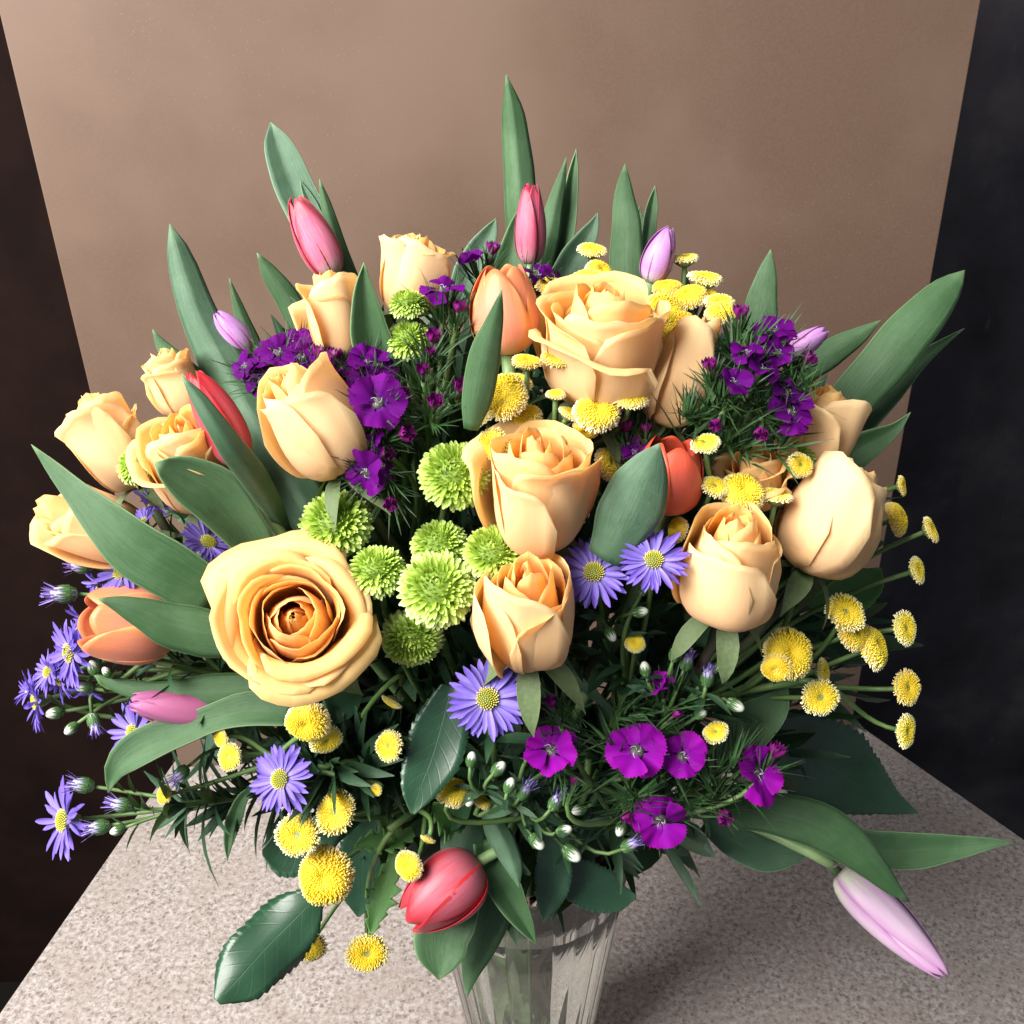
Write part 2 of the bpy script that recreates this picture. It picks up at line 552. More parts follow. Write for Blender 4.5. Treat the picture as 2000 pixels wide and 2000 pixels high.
def m_granite():
    m, nt = nodes("granite")
    tc = N(nt, 'ShaderNodeTexCoord').outputs['Object']
    n1 = noise(nt, tc, 210, 5, 0.75)
    n2 = noise(nt, tc, 520, 4, 0.7)
    n3 = noise(nt, tc, 22, 3, 0.5)
    base = ramp(nt, n1, [(0.34, (0.150, 0.118, 0.104)), (0.43, (0.255, 0.215, 0.197)), (0.51, (0.335, 0.295, 0.276)), (0.60, (0.44, 0.410, 0.395))])
    base = mixc(nt, maprange(nt, n3, 0.42, 0.62, 0.0, 0.45), base, (0.295, 0.245, 0.220))
    dark = maprange(nt, n2, 0.40, 0.30)
    base = mixc(nt, math_n(nt, 'MULTIPLY', dark, 0.8), base, (0.075, 0.058, 0.052))
    vo = N(nt, 'ShaderNodeTexVoronoi')
    vo.inputs['Scale'].default_value = 420
    L(nt, tc, vo.inputs['Vector'])
    sep = N(nt, 'ShaderNodeSeparateColor')
    L(nt, vo.outputs['Color'], sep.inputs[0])
    base = mixc(nt, maprange(nt, sep.outputs[0], 0.80, 0.92, 0.0, 0.30), base, (0.44, 0.41, 0.40))
    base = mixc(nt, maprange(nt, sep.outputs[1], 0.93, 0.96, 0.0, 0.6), base, (0.11, 0.085, 0.075))
    return finish(m, nt, base, 0.42, 0, 0.35, n2, 0.10, 0.0008)


def prism(name, poly, z0, z1, mat, bevel=0.0):
    n = len(poly)
    V = [(x, y, z1) for x, y in poly] + [(x, y, z0) for x, y in poly]
    F = [tuple(range(n)), tuple(range(2 * n - 1, n - 1, -1))]
    F += [((i + 1) % n, i, n + i, n + (i + 1) % n) for i in range(n)]
    me = mesh(name, V, F, mat, smooth=False)
    o = link(name, me)
    if bevel:
        b = o.modifiers.new('bevel', 'BEVEL')
        b.width = bevel
        b.segments = 3
    return o


def ext(a, b, y):
    k = (y - a.y) / (b.y - a.y)
    return (a.x + (b.x - a.x) * k, y)


back = (BRp - BLp).normalized()
bn = Vector((-back.y, back.x, 0))
BLb, BRb = BLp + bn * 0.03 - back * 0.0, BRp + bn * 0.03
lf, rf = ext(BLp, Lout, -0.30), ext(BRp, Rout, -0.02)
table = prism("table_top", [(lf[0], lf[1]), (rf[0] + 0.25, rf[1] - 0.25), rf, (BRb.x, BRb.y), (BLb.x, BLb.y)], -0.035, 0.0, m_granite(), 0.002)
table['kind'] = 'structure'


def m_board():
    m, nt = nodes("brown_board")
    tc = N(nt, 'ShaderNodeTexCoord').outputs['Object']
    big = noise(nt, tc, 4.2, 4, 0.5)
    fine = noise(nt, tc, 520, 3, 0.7)
    c = mixc(nt, maprange(nt, big, 0.36, 0.66), (0.126, 0.075, 0.050), (0.188, 0.126, 0.094))
    c = mixc(nt, maprange(nt, fine, 0.35, 0.70, 0.0, 0.28), c, (0.175, 0.124, 0.098))
    vo = N(nt, 'ShaderNodeTexVoronoi')
    vo.inputs['Scale'].default_value = 230
    L(nt, tc, vo.inputs['Vector'])
    patch = maprange(nt, noise(nt, tc, 3.1, 2), 0.50, 0.62)
    sp = math_n(nt, 'MULTIPLY', maprange(nt, vo.outputs['Distance'], 0.10, 0.05), patch)
    c = mixc(nt, math_n(nt, 'MULTIPLY', sp, 0.4), c, (0.45, 0.38, 0.27))
    rg = maprange(nt, big, 0.38, 0.66, 0.50, 0.36)
    return finish(m, nt, c, rg, 0, 0.5, fine, 0.06, 0.0006)


bl = BLp + back * 0.004
br = BRp - back * 0.004
TH = 0.010
board = prism("backdrop_panel", [(bl.x, bl.y), (br.x, br.y), (br.x + bn.x * TH, br.y + bn.y * TH), (bl.x + bn.x * TH, bl.y + bn.y * TH)], 0.0005, 0.98, m_board(), 0.0012)
tag(board, "brown speckled panel standing upright behind the bouquet", "panel")


def m_wall():
    m, nt = nodes("dark_wall")
    tc = N(nt, 'ShaderNodeTexCoord').outputs['Object']
    n1 = noise(nt, tc, 6, 5, 0.6)
    c = ramp(nt, n1, [(0.35, (0.027, 0.024, 0.028)), (0.55, (0.046, 0.042, 0.049)), (0.72, (0.080, 0.072, 0.076))])
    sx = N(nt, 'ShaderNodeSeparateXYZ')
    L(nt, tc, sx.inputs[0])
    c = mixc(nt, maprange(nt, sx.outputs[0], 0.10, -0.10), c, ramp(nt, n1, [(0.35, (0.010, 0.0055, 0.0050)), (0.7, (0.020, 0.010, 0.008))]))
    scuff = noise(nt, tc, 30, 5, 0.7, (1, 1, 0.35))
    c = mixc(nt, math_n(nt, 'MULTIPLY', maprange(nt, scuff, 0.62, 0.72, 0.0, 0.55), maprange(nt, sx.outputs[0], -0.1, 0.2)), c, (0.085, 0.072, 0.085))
    return finish(m, nt, c, 0.85, 0, 0.06, scuff, 0.15, 0.002)


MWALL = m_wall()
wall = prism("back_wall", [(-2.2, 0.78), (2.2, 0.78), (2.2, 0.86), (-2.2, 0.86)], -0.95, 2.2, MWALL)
wall['kind'] = 'structure'
floor = prism("floor", [(-2.2, -2.0), (2.2, -2.0), (2.2, 0.78), (-2.2, 0.78)], -0.98, -0.92, m_simple("dark_floor", (0.003, 0.002, 0.002), 0.9, 0, (0.005, 0.003, 0.003), 0.3, 4))
floor['kind'] = 'structure'


# ------------------------------------------------------------------ vase with water
def m_glass(name, ior, col=(1, 1, 1), rough=0.0):
    m, nt = nodes(name)
    g = N(nt, 'ShaderNodeBsdfGlass')
    g.inputs['Color'].default_value = (*col, 1)
    g.inputs['Roughness'].default_value = rough
    g.inputs['IOR'].default_value = ior
    o = N(nt, 'ShaderNodeOutputMaterial')
    L(nt, g.outputs[0], o.inputs[0])
    return m


def lathe(prof, n, flute=0.0, k=0, cap0=True, cap1=True):
    V, F = [], []
    for (r, z, fl) in prof:
        for i in range(n):
            th = 2 * math.pi * i / n
            rr = r * (1 + flute * fl * abs(math.sin(th * k / 2)))
            V.append((rr * math.cos(th), rr * math.sin(th), z))
    F = grid_faces(n, len(prof), 0, True)
    if cap0:
        F.append(tuple(range(n))[::-1])
    if cap1:
        F.append(tuple(range((len(prof) - 1) * n, len(prof) * n)))
    return np.array(V), F


def vr(z):
    return 0.0405 + 0.030 * (z / 0.25)**1.0


vase = thing("vase", "clear ribbed glass vase of water holding the bouquet", "vase", (0.004, 0, 0))
zs = [0.0, 0.004, 0.03, 0.07, 0.11, 0.15, 0.19, 0.235, 0.272, 0.276]
prof = [(vr(z) - (0.002 if z == 0 else 0), z + 0.0005, 0.0 if z < 0.01 or z > 0.265 else 1.0) for z in zs]
inner = [(vr(z) - 0.0042, z, 0.0) for z in (0.275, 0.23, 0.19, 0.15, 0.11, 0.07, 0.03, 0.018)]
V, F = lathe(prof + inner, 280, 0.015, 28)
link("glass_wall", mesh("glass_wall", V, F, m_glass("clear_glass", 1.45, (0.985, 0.995, 0.99))), vase)
wz = [0.0176, 0.03, 0.07, 0.11, 0.15, 0.19, 0.222]
V, F = lathe([(vr(z) - 0.00405, z, 0) for z in wz], 96)
link("water", mesh("water", V, F, m_glass("water", 1.33, (0.985, 0.995, 0.985))), vase)


# ------------------------------------------------------------------ roses
def rose_petal(s, H, o, rr, spin, last):
    nu, nv = 15, 12
    u = np.linspace(-1, 1, nu)[None, :].repeat(nv, 0)
    v = np.linspace(0, 1, nv)[:, None].repeat(nu, 1)
    q = min(1.0, max(0.0, (s - 0.10) / 0.70))
    o = o * q * q * (3 - 2 * q)
    Rm = 0.030 + 0.425 * s**0.80
    hk = H * (0.93 + 0.05 * s + rr.uniform(-0.05, 0.03)) - 0.18 * H * o * s**2 - 0.05 * H * (1 - s)
    if s > 0.55 and o < 0.62:
        hk *= rr.uniform(0.80, 1.03)
    Rt = Rm * ((0.40 + 0.27 * s) * (1 - o) + 1.17 * o + rr.uniform(-0.08, 0.12) * s)
    curl = (0.045 + 0.15 * o) * s**2 * rr.uniform(0.2, 1.7)
    W = 1.50 - 0.22 * s
    if s < 0.2:
        W, Rt = 2.3, Rm * 0.22
    # rounded petal outline with a small point
    top = 1 - 0.10 * np.abs(u)**2.4 - 0.26 * np.abs(u)**8 + 0.022 * np.exp(-(u / 0.16)**2)
    vv = v * top
    b0r, b1r, b2r, b3r = 0.07 + 0.05 * s, Rm * (1.55 - 0.85 * o), Rm * (1.12 - 0.20 * o), Rt
    b0z, b1z, b2z, b3z = 0.0, 0.02 * H, 0.62 * hk, hk
    rad = (1 - vv)**3 * b0r + 3 * (1 - vv)**2 * vv * b1r + 3 * (1 - vv) * vv**2 * b2r + vv**3 * b3r
    z = (1 - vv)**3 * b0z + 3 * (1 - vv)**2 * vv * b1z + 3 * (1 - vv) * vv**2 * b2z + vv**3 * b3z
    c = np.clip((vv - 0.74) / 0.26, 0, 1)**2
    edge = 1 + 0.7 * np.abs(u)**2
    rad = rad + curl * c * edge
    z = z - 0.75 * curl * c * edge
    # side edges lift off the body a little and roll back
    lift = (0.055 * s + 0.030 * o * s) * np.abs(u)**5 * v * np.where(u > 0, 1.25, 0.35)
    rad = rad + lift
    rad = rad * (1 + 0.075 * u * (1 if rr.random() < 0.85 else -1))
    ph1, ph2 = rr.uniform(0, 6), rr.uniform(0, 6)
    amp = (0.006 + 0.016 * o) * (0.4 + s)
    rad = rad + amp * np.sin(3.2 * u + ph1) * v**2 + 0.5 * amp * np.sin(7 * u + ph2) * v**4
    z = z + amp * 1.1 * np.sin(4.1 * u + ph2) * v**3 + 0.4 * amp * np.sin(13 * u + ph1) * v**8
    rad = rad + 0.004 * np.sin(15 * u + ph2) * v**3 + 0.003 * np.sin(9 * v + 4 * u + ph1) * s
    ang = spin + u * W * (0.55 + 0.45 * np.clip(v * 2.2, 0, 1))
    rad = rad * (1 + 0.030 * s * np.cos(5 * ang + 1.3 * v) + 0.018 * s * np.cos(3 * ang + 2 + 2 * v))
    V = np.stack([rad * np.cos(ang), rad * np.sin(ang), z], -1).reshape(-1, 3)
    T = np.stack([v, u * 0.5 + 0.5, np.full_like(u, s), np.ones_like(u)], -1).reshape(-1, 4)
    return V, grid_faces(nu, nv), T


def strip(n, nc, fx):
    """generic blade: fx(t, u) -> point; returns V, F, T"""
    V, T = [], []
    for i in range(n):
        t = i / (n - 1)
        for j in range(nc):
            u = -1 + 2 * j / (nc - 1)
            V.append(fx(t, u))
            T.append((t, u * 0.5 + 0.5, 0.5, 1))
    return np.array(V), grid_faces(nc, n), np.array(T)


def sepal_mesh(rr, ln, w, droop):
    k = rr.uniform(-0.1, 0.1)
    def f(t, u):
        wd = w * math.sin(math.pi * min(1, (t * 0.86 + 0.14)))**0.9 * (1 - t**6)
        a = droop * t
        return (0.09 + ln * t * math.cos(a * 0.5), u * wd + k * t * t, -0.02 - ln * t * math.sin(a) * 0.8 + 0.25 * wd * u * u)
    return strip(8, 5, f)


ROSES = []


def rose(label, cx, cy, w, A, tilt, o, n, H, off, seed, droop=1.1, leafs=()):
    rr = random.Random(seed)
    d = dep(cx, cy, off)
    S = w * d / 2000 * (1.0 if o < 0.6 else 0.86)
    ctr = P(cx, cy, d)
    ax = axis_dir(A, tilt, ctr)
    base = ctr - ax * (H * S * 0.52)
    path, foot = stem_path(base, ax, seed)
    root = thing("rose", label, "rose", foot, "peach roses in the bouquet")
    M = Matrix.Translation(base - foot) @ frame(ax, rr.uniform(0, 6.28)) @ Matrix.Scale(S, 4)
    for k in range(n):
        s = (k / (n - 1))**0.85
        V, F, T = rose_petal(s, H, o, rr, k * 2.39996 + rr.uniform(-0.25, 0.25), k >= n - 3)
        jit = Matrix.Rotation(rr.gauss(0, 0.08) * s * min(1, 0.25 + o), 4, 'X') @ Matrix.Rotation(rr.gauss(0, 0.08) * s * min(1, 0.25 + o), 4, 'Y')
        me = mesh("petal", V, F, MROSE, T)
        me.materials.append(MROSEIN)
        ob = link("petal", me, root, M @ jit)
        md = ob.modifiers.new('thickness', 'SOLIDIFY')
        md.thickness = 0.003
        md.offset = 0
        md.material_offset = 1
    for k in range(5):
        V, F, T = sepal_mesh(rr, rr.uniform(0.50, 0.66), 0.11, droop + rr.uniform(-0.4, 0.3))
        link("sepal", mesh("sepal", V, F, MOLIVE, T), root, M @ Matrix.Rotation(k * 1.2566 + rr.uniform(-0.2, 0.2), 4, 'Z'))
    V, F = lathe([(0.05, -0.13, 0), (0.085, -0.08, 0), (0.10, -0.02, 0), (0.08, 0.03, 0)], 12)
    link("hip", mesh("hip", V, F, MSTEM), root, M)
    add_stem(root, path, 0.0024, 0.0028, MROSTEM)
    for (pts, d0, d1, kw) in leafs:
        add_leaf(root, pts, d0, d1, MDARK, n=90, ser=0.07, nser=15, **kw)
    return root


#    label, cx, cy, w, A, tilt, open, petals, H, depth offset cm, seed
rose("large wide open peach rose with orange heart facing the viewer", 578, 1214, 320, 122, 76, 0.70, 30, 0.58, -1.0, 3, 1.5,
     [([(628, 1742, 12), (580, 1790, 55), (520, 1850, 66), (465, 1912, 55), (424, 1956, 8)], 0.545, 0.515, dict(cup=-0.22, wave=0.17, seed=2, tipfirst=False)),
      ([(512, 1665, 5), (545, 1662, 48), (600, 1640, 55), (660, 1610, 20)], 0.545, 0.56, dict(cup=0.2, seed=5))])
rose("half open peach rose above the single purple aster", 1030, 1182, 224, 93, 44, 0.36, 17, 1.16, -1.2, 7, 1.5,
     [([(806, 1590, 4), (818, 1545, 36), (843, 1480, 56), (862, 1415, 52), (882, 1340, 20)], 0.462, 0.475, dict(cup=0.15, wave=0.05, seed=8))])
rose("tall ruffled peach rose between green chrysanthemum and broad tulip leaf", 1052, 945, 228, 90, 34, 0.45, 19, 1.2, -0.2, 12)
rose("peach rose bud with tight spiral tip and two hanging sepals", 1425, 1092, 215, 80, 32, 0.16, 19, 1.12, -0.8, 18, 2.0)
rose("closed peach rose bud at the panel edge with a small pale flap", 1637, 1003, 205, 60, 6, 0.16, 18, 1.2, 0.6, 22, 1.7)
rose("peach rose half hidden behind yellow buttons and tight bud", 1475, 925, 170, 95, 38, 0.6, 17, 0.95, 1.6, 25)
rose("shaded peach rose below the big leaf crossing the dark wall", 1600, 835, 150, 72, 5, 0.55, 18, 1.35, 2.6, 31)
rose("slender leaning peach rose bud partly behind dark green dianthus needles", 1338, 715, 128, 71, 4, 0.04, 16, 1.85, 1.6, 33)
rose("broad open peach rose just behind the orange tulip", 1172, 655, 262, 84, 26, 0.52, 20, 1.0, 0.6, 41)
rose("topmost peach rose standing against the brown panel", 805, 525, 160, 80, 8, 0.62, 15, 1.25, 1.5, 45)
rose("pale sunlit peach rose between two upright tulip leaves", 652, 610, 140, 100, 3, 0.58, 14, 1.35, 1.4, 47)
rose("leaning peach rose bud beside purple dianthus and long leaf", 606, 812, 190, 122, 14, 0.14, 19, 1.28, 0.0, 52)
rose("peach rose with deep orange heart crossed by the red tulip", 372, 890, 180, 112, 44, 0.42, 18, 1.35, 0.6, 55)
rose("pale peach rose above small green chrysanthemum against dark wall", 218, 850, 152, 118, 4, 0.50, 15, 1.40, 0.8, 58)
rose("peach rose showing torn pale petals behind the orange hearted rose", 335, 740, 110, 112, 2, 0.50, 16, 1.35, 2.2, 63)
rose("peach rose bud lying sideways toward the dark wall", 165, 1022, 135, 160, 3, 0.30, 18, 1.65, 1.2, 66)


# ------------------------------------------------------------------ tulips
def tulip_petal(W, rt, rr, ang, k, inner):
    nu, nv = 13, 14
    u = np.linspace(-1, 1, nu)[None, :].repeat(nv, 0)
    v = np.linspace(0, 1, nv)[:, None].repeat(nu, 1)
    top = 1 - 0.20 * np.abs(u)**1.8 - 0.06 * np.abs(u)**6 + rr.uniform(-0.03, 0.02)
    vv = v * top
    b0, b1, b2, b3 = 0.07, 0.80 * W, 0.60 * W, rt * W
    rad = (1 - vv)**3 * b0 + 3 * (1 - vv)**2 * vv * b1 + 3 * (1 - vv) * vv**2 * b2 + vv**3 * b3
    z = 3 * (1 - vv)**2 * vv * 0.08 + 3 * (1 - vv) * vv**2 * 0.72 + vv**3
    rad = rad * (0.93 if inner else 1.0) * (1 + 0.045 * u)
    rad = rad - 0.022 * W * np.exp(-(u / 0.10)**2) * np.sin(math.pi * vv)
    rad = rad + 0.014 * W * np.abs(u)**4 * v
    rad = rad + 0.012 * np.sin(4 * u + rr.uniform(0, 6)) * v**2
    a = ang + u * (1.02 if inner else 1.10) * (1 - 0.25 * v**4)
    V = np.stack([rad * np.cos(a), rad * np.sin(a), z * (0.985 if inner else 1.0)], -1).reshape(-1, 3)
    T = np.stack([v, u * 0.5 + 0.5, np.full_like(u, rr.random()), np.ones_like(u)], -1).reshape(-1, 4)
    return V, grid_faces(nu, nv), T


def tulip(label, bx, by, tx, ty, w, col, off, seed, tilt=8, rt=0.16, leafs=(), spin=None, stem_via=None):
    rr = random.Random(seed)
    d = dep((bx + tx) / 2, (by + ty) / 2, off)
    base = P(bx, by, d + 0.01)
    app = math.hypot(tx - bx, ty - by) * d / 2000
    Lr = app / math.cos(R(tilt))
    ax = axis_dir(math.degrees(math.atan2(by - ty, tx - bx)), tilt, base)
    Wn = (w * d / 2000) / Lr
    if stem_via is None:
        path, foot = stem_path(base, ax, seed)
    else:
        via = P(stem_via[0], stem_via[1], stem_via[2])
        neck, foot = foot_of(base, seed)
        dr = ((neck + Vector((0, 0, 0.05)) - via).normalized() - ax * 0.8).normalized()
        ds = (base - via).length
        a = bez(base, base - ax * ds * 0.4, via - dr * ds * 0.35, via, 8)
        b = bez(via, via + dr * 0.05, neck + Vector((0, 0, 0.05)), neck, 8)
        c = bez(neck, neck - Vector((0, 0, 0.05)), foot + Vector((0, 0, 0.05)), foot, 6)
        path = np.vstack([a, b[1:], c[1:]])
    root = thing("tulip", label, "tulip", foot, "tulips in the bouquet")
    sp = rr.uniform(0, 6.28) if spin is None else spin
    M = Matrix.Translation(base - foot) @ frame(ax, sp) @ Matrix.Scale(Lr, 4)
    for k in range(6):
        V, F, T = tulip_petal(Wn, rt + rr.uniform(-0.03, 0.03), rr, k * math.pi / 3, k, k % 2 == 1)
        ob = link("petal", mesh("petal", V, F, TUL[col], T), root, M)
        md = ob.modifiers.new('thickness', 'SOLIDIFY')
        md.thickness = 0.006
        md.offset = 0
    add_stem(root, path, 0.0030, 0.0034, MTSTEM)
    for lf_ in leafs:
        pts, d0, d1 = lf_[:3]
        kw = dict(lf_[3]) if len(lf_) > 3 else {}
        kw.setdefault('seed', int(pts[0][0]))
        add_leaf(root, pts, d0, d1, **kw)
    return root


B = MLEAFB
tulip("pink tulip with red tip rising high above the pale rose", 652, 538, 578, 392, 68, 'pink', 3.2, 101, 5, 0.16, [
    ([(528, 238, 0), (543, 280, 24), (562, 335, 34), (585, 390, 37), (622, 470, 37), (670, 570, 30)], 0.565, 0.555, dict(cup=0.55, mat=B)),
    ([(624, 350, 0), (634, 390, 9), (646, 433, 13), (668, 510, 20), (690, 570, 19), (715, 640, 16)], 0.525, 0.535, dict(cup=-0.6)),
    ([(586, 352, 0), (598, 378, 7), (612, 405, 10), (630, 440, 10)], 0.557, 0.555, dict(cup=0.8, mat=B)),
    ([(502, 494, 0), (525, 530, 16), (555, 572, 22), (583, 625, 24), (610, 690, 22)], 0.555, 0.565, dict(cup=-0.4)),
])
tulip("deep pink tulip in front of the tallest leaf", 1036, 515, 1037, 364, 53, 'deep', 4.2, 103, 4, 0.24, [
    ([(989, 146, 0), (997, 205, 20), (1003, 268, 27), (1008, 330, 31), (1013, 390, 33), (1020, 480, 33)], 0.585, 0.57, dict(cup=-0.85, roll=-0.15)),
    ([(1106, 308, 0), (1094, 360, 11), (1082, 410, 17), (1070, 460, 23), (1052, 530, 25), (1040, 590, 20)], 0.545, 0.55, dict(cup=-0.5)),
    ([(1126, 290, 0), (1119, 340, 10), (1112, 400, 16), (1100, 460, 21), (1085, 530, 21)], 0.555, 0.56, dict(cup=0.9)),
    ([(1168, 415, 0), (1155, 450, 15), (1130, 492, 26), (1105, 535, 30), (1080, 580, 24)], 0.548, 0.552, dict(cup=0.4, mat=B)),
])
tulip("lilac tulip bud beside the widest upright leaf", 1270, 552, 1306, 446, 56, 'lilac', 2.6, 107, 6, 0.10, [
    ([(1221, 320, 0), (1219, 350, 11), (1219, 390, 21), (1222, 430, 28), (1224, 480, 32), (1224, 540, 35), (1222, 620, 34)], 0.530, 0.530, dict(cup=-0.25, bend=-0.004)),
    ([(1280, 362, 0), (1274, 400, 10), (1268, 440, 13), (1262, 490, 14), (1258, 550, 12)], 0.545, 0.55, dict(cup=0.8)),
    ([(1249, 402, 0), (1249, 430, 8), (1249, 460, 9)], 0.55, 0.55, dict(cup=0.5)),
    ([(1287, 498, 0), (1280, 535, 11), (1272, 575, 14), (1262, 620, 13)], 0.502, 0.505, dict(cup=0.6)),
])
tulip("orange tulip with a pointed green leaf across its front", 992, 692, 980, 520, 118, 'orange', 0.6, 109, 8, 0.30, [
    ([(980, 566, 0), (970, 610, 13), (960, 650, 22), (948, 690, 29), (940, 735, 31), (928, 790, 28), (920, 840, 14)], 0.398, 0.425, dict(cup=-0.4)),
    ([(1019, 397, 0), (1010, 440, 14), (1002, 480, 24), (995, 530, 34), (988, 600, 34)], 0.535, 0.53, dict(cup=0.45)),
    ([(969, 426, 0), (956, 455, 16), (936, 492, 25), (914, 535, 28), (895, 590, 24)], 0.548, 0.555, dict(cup=0.4, mat=B)),
], spin=0.4)
tulip("red orange tulip behind a wide blue green leaf", 1290, 1000, 1322, 862, 118, 'coral', 0.6, 113, 20, 0.34, [
    ([(1288, 866, 0), (1272, 902, 30), (1248, 955, 56), (1225, 1005, 63), (1203, 1052, 50), (1180, 1095, 34)], 0.405, 0.425, dict(cup=-0.35, mat=B)),
    ([(1396, 888, 0), (1370, 925, 18), (1335, 970, 23), (1300, 1015, 18), (1270, 1060, 14)], 0.455, 0.465, dict(cup=0.3)),
])
tulip("open orange tulip lying sideways at the big rose's edge", 346, 1232, 172, 1212, 132, 'orange', 1.6, 127, 10, 0.42, [
    ([(190, 1169, 0), (235, 1181, 17), (280, 1199, 31), (330, 1218, 44), (400, 1235, 46), (450, 1245, 40)], 0.436, 0.450, dict(cup=-0.35)),
    ([(61, 868, 0), (105, 915, 15), (155, 965, 27), (205, 1015, 42), (270, 1073, 56), (340, 1118, 58), (425, 1165, 50)], 0.450, 0.455, dict(cup=0.22, roll=-0.35, bend=-0.01)),
], spin=1.2)
tulip("mauve tulip cradled between two leaves under the big rose", 440, 1394, 258, 1372, 64, 'mauve', 2.2, 131, 5, 0.18, [
    ([(180, 1316, 0), (230, 1338, 14), (290, 1352, 20), (350, 1352, 26), (420, 1350, 35), (500, 1350, 32)], 0.492, 0.492, dict(cup=-0.4)),
    ([(211, 1549, 0), (226, 1502, 22), (258, 1470, 35), (310, 1445, 36), (360, 1428, 29), (420, 1404, 28), (490, 1388, 35), (575, 1392, 30)], 0.492, 0.488, dict(cup=0.35, roll=0.3)),
])
tulip("red tulip drooping over the front of the vase", 936, 1684, 800, 1794, 122, 'rosy', 0.6, 137, 6, 0.24, [
    ([(1014, 1733, 0), (1006, 1700, 15), (990, 1660, 22), (971, 1620, 23), (952, 1580, 16)], 0.505, 0.512, dict(cup=-0.6, mat=B)),
    ([(1047, 1844, 0), (1031, 1815, 13), (1010, 1778, 24), (985, 1735, 32), (958, 1685, 30), (945, 1640, 20)], 0.520, 0.528, dict(cup=0.7)),
    ([(857, 1914, 0), (859, 1893, 24), (861, 1868, 44), (865, 1830, 54), (885, 1785, 50), (915, 1730, 30)], 0.522, 0.530, dict(cup=0.30)),
    ([(912, 1948, 0), (921, 1890, 22), (940, 1830, 38), (960, 1760, 44), (970, 1700, 30)], 0.540, 0.545, dict(cup=-0.3)),
    ([(905, 1700, 40), (905, 1650, 44), (915, 1600, 40), (930, 1550, 22)], 0.535, 0.54, dict(cup=-0.25, mat=B)),
], stem_via=(985, 1650, 0.525))
tulip("pale lilac tulip hanging low over the granite", 1640, 1706, 1820, 1880, 76, 'pale', 1.2, 139, 2, 0.10, [
    ([(1777, 1762, 0), (1744, 1734, 16), (1700, 1690, 30), (1645, 1640, 42), (1580, 1604, 44), (1500, 1586, 40), (1420, 1590, 30)], 0.530, 0.545, dict(cup=-0.3, bend=-0.01)),
    ([(1982, 1646, 0), (1930, 1648, 11), (1860, 1655, 23), (1790, 1660, 34), (1725, 1660, 36), (1660, 1640, 24)], 0.555, 0.560, dict(cup=0.35)),
    ([(1590, 1660, 0), (1540, 1668, 22), (1490, 1668, 33), (1440, 1645, 34), (1380, 1600, 24)], 0.575, 0.575, dict(cup=0.2, mat=B)),
], stem_via=(1582, 1664, 0.542))
tulip("lilac tulip bud peeking out behind the long leaf", 485, 690, 424, 610, 50, 'lilac', 3.6, 149, 3, 0.10, [
    ([(448, 544, 0), (462, 590, 9), (478, 635, 15), (497, 685, 19), (520, 740, 18)], 0.545, 0.55, dict(cup=-0.5)),
])
tulip("crimson tulip squeezed between long leaves over the orange hearted rose", 470, 905, 378, 728, 74, 'red', -0.6, 151, 6, 0.16, [
    ([(332, 438, 0), (344, 485, 22), (362, 550, 32), (385, 620, 38), (425, 700, 46), (475, 790, 48), (530, 880, 50), (578, 965, 46), (625, 1045, 38), (660, 1100, 20)], 0.500, 0.462, dict(cup=-0.70, roll=-0.15, mat=B)),
    ([(298, 644, 0), (320, 680, 14), (350, 712, 21), (385, 745, 23), (430, 790, 22)], 0.495, 0.485, dict(cup=-0.3)),
    ([(355, 734, 0), (385, 775, 14), (415, 820, 20), (450, 870, 25), (488, 920, 27), (530, 985, 22), (560, 1040, 10)], 0.412, 0.465, dict(cup=-0.55, mat=B, bend=-0.022)),
    ([(303, 905, 4), (325, 915, 26), (365, 935, 46), (420, 970, 56), (468, 1020, 46), (510, 1080, 34), (550, 1130, 15)], 0.430, 0.465, dict(cup=0.35)),
])
tulip("small lilac tulip tip poking out over dark dianthus needles", 1540, 690, 1613, 645, 40, 'lilac', 3.0, 157, 2, 0.24, [
    ([(1884, 528, 0), (1860, 556, 24), (1812, 608, 40), (1755, 672, 47), (1700, 738, 47), (1650, 800, 44), (1600, 865, 34)], 0.515, 0.530, dict(cup=-0.22, bend=-0.006)),
    ([(1884, 641, 0), (1850, 664, 6), (1800, 700, 15), (1750, 745, 26), (1690, 812, 32), (1635, 875, 26)], 0.535, 0.540, dict(cup=0.3)),
    ([(1721, 625, 0), (1680, 654, 16), (1630, 684, 26), (1585, 715, 28), (1540, 750, 22)], 0.530, 0.535, dict(cup=-0.25)),
    ([(1779, 805, 0), (1745, 840, 13), (1700, 866, 26), (1655, 893, 34), (1610, 925, 34)], 0.520, 0.530, dict(cup=0.45)),
    ([(1505, 487, 0), (1500, 520, 14), (1493, 558, 25), (1487, 605, 32), (1480, 670, 30)], 0.548, 0.555, dict(cup=-0.2)),
    ([(711, 512, 0), (711, 550, 15), (715, 600, 28), (722, 650, 37), (734, 700, 41), (750, 760, 36)], 0.440, 0.462, dict(cup=0.55)),
    ([(1538, 1335, 0), (1518, 1370, 26), (1485, 1405, 42), (1440, 1440, 40), (1385, 1465, 24)], 0.500, 0.505, dict(cup=0.25)),
])


# ------------------------------------------------------------------ shared small flower meshes
def petal_blade(n, nc, length, w, cup, bend, notch=0.0, r0=0.0):
    def f(t, u):
        wd = w * (math.sin(math.pi * (0.10 + 0.82 * t))**0.75) * (1 - 0.35 * (1 - t))
        if t > 0.97:
            wd *= 0.45
        return (r0 + length * t, u * wd, bend * t * t + cup * wd * u * u)
    return strip(n, nc, f)


RAYS = []
for i in range(5):
    V, F, T = petal_blade(7, 4, random.uniform(0.66, 0.80), random.uniform(0.078, 0.10), random.uniform(0.2, 0.7), random.uniform(-0.10, 0.12), r0=0.20)
    RAYS.append(mesh("ray_petal", V, F, MASTER, T))


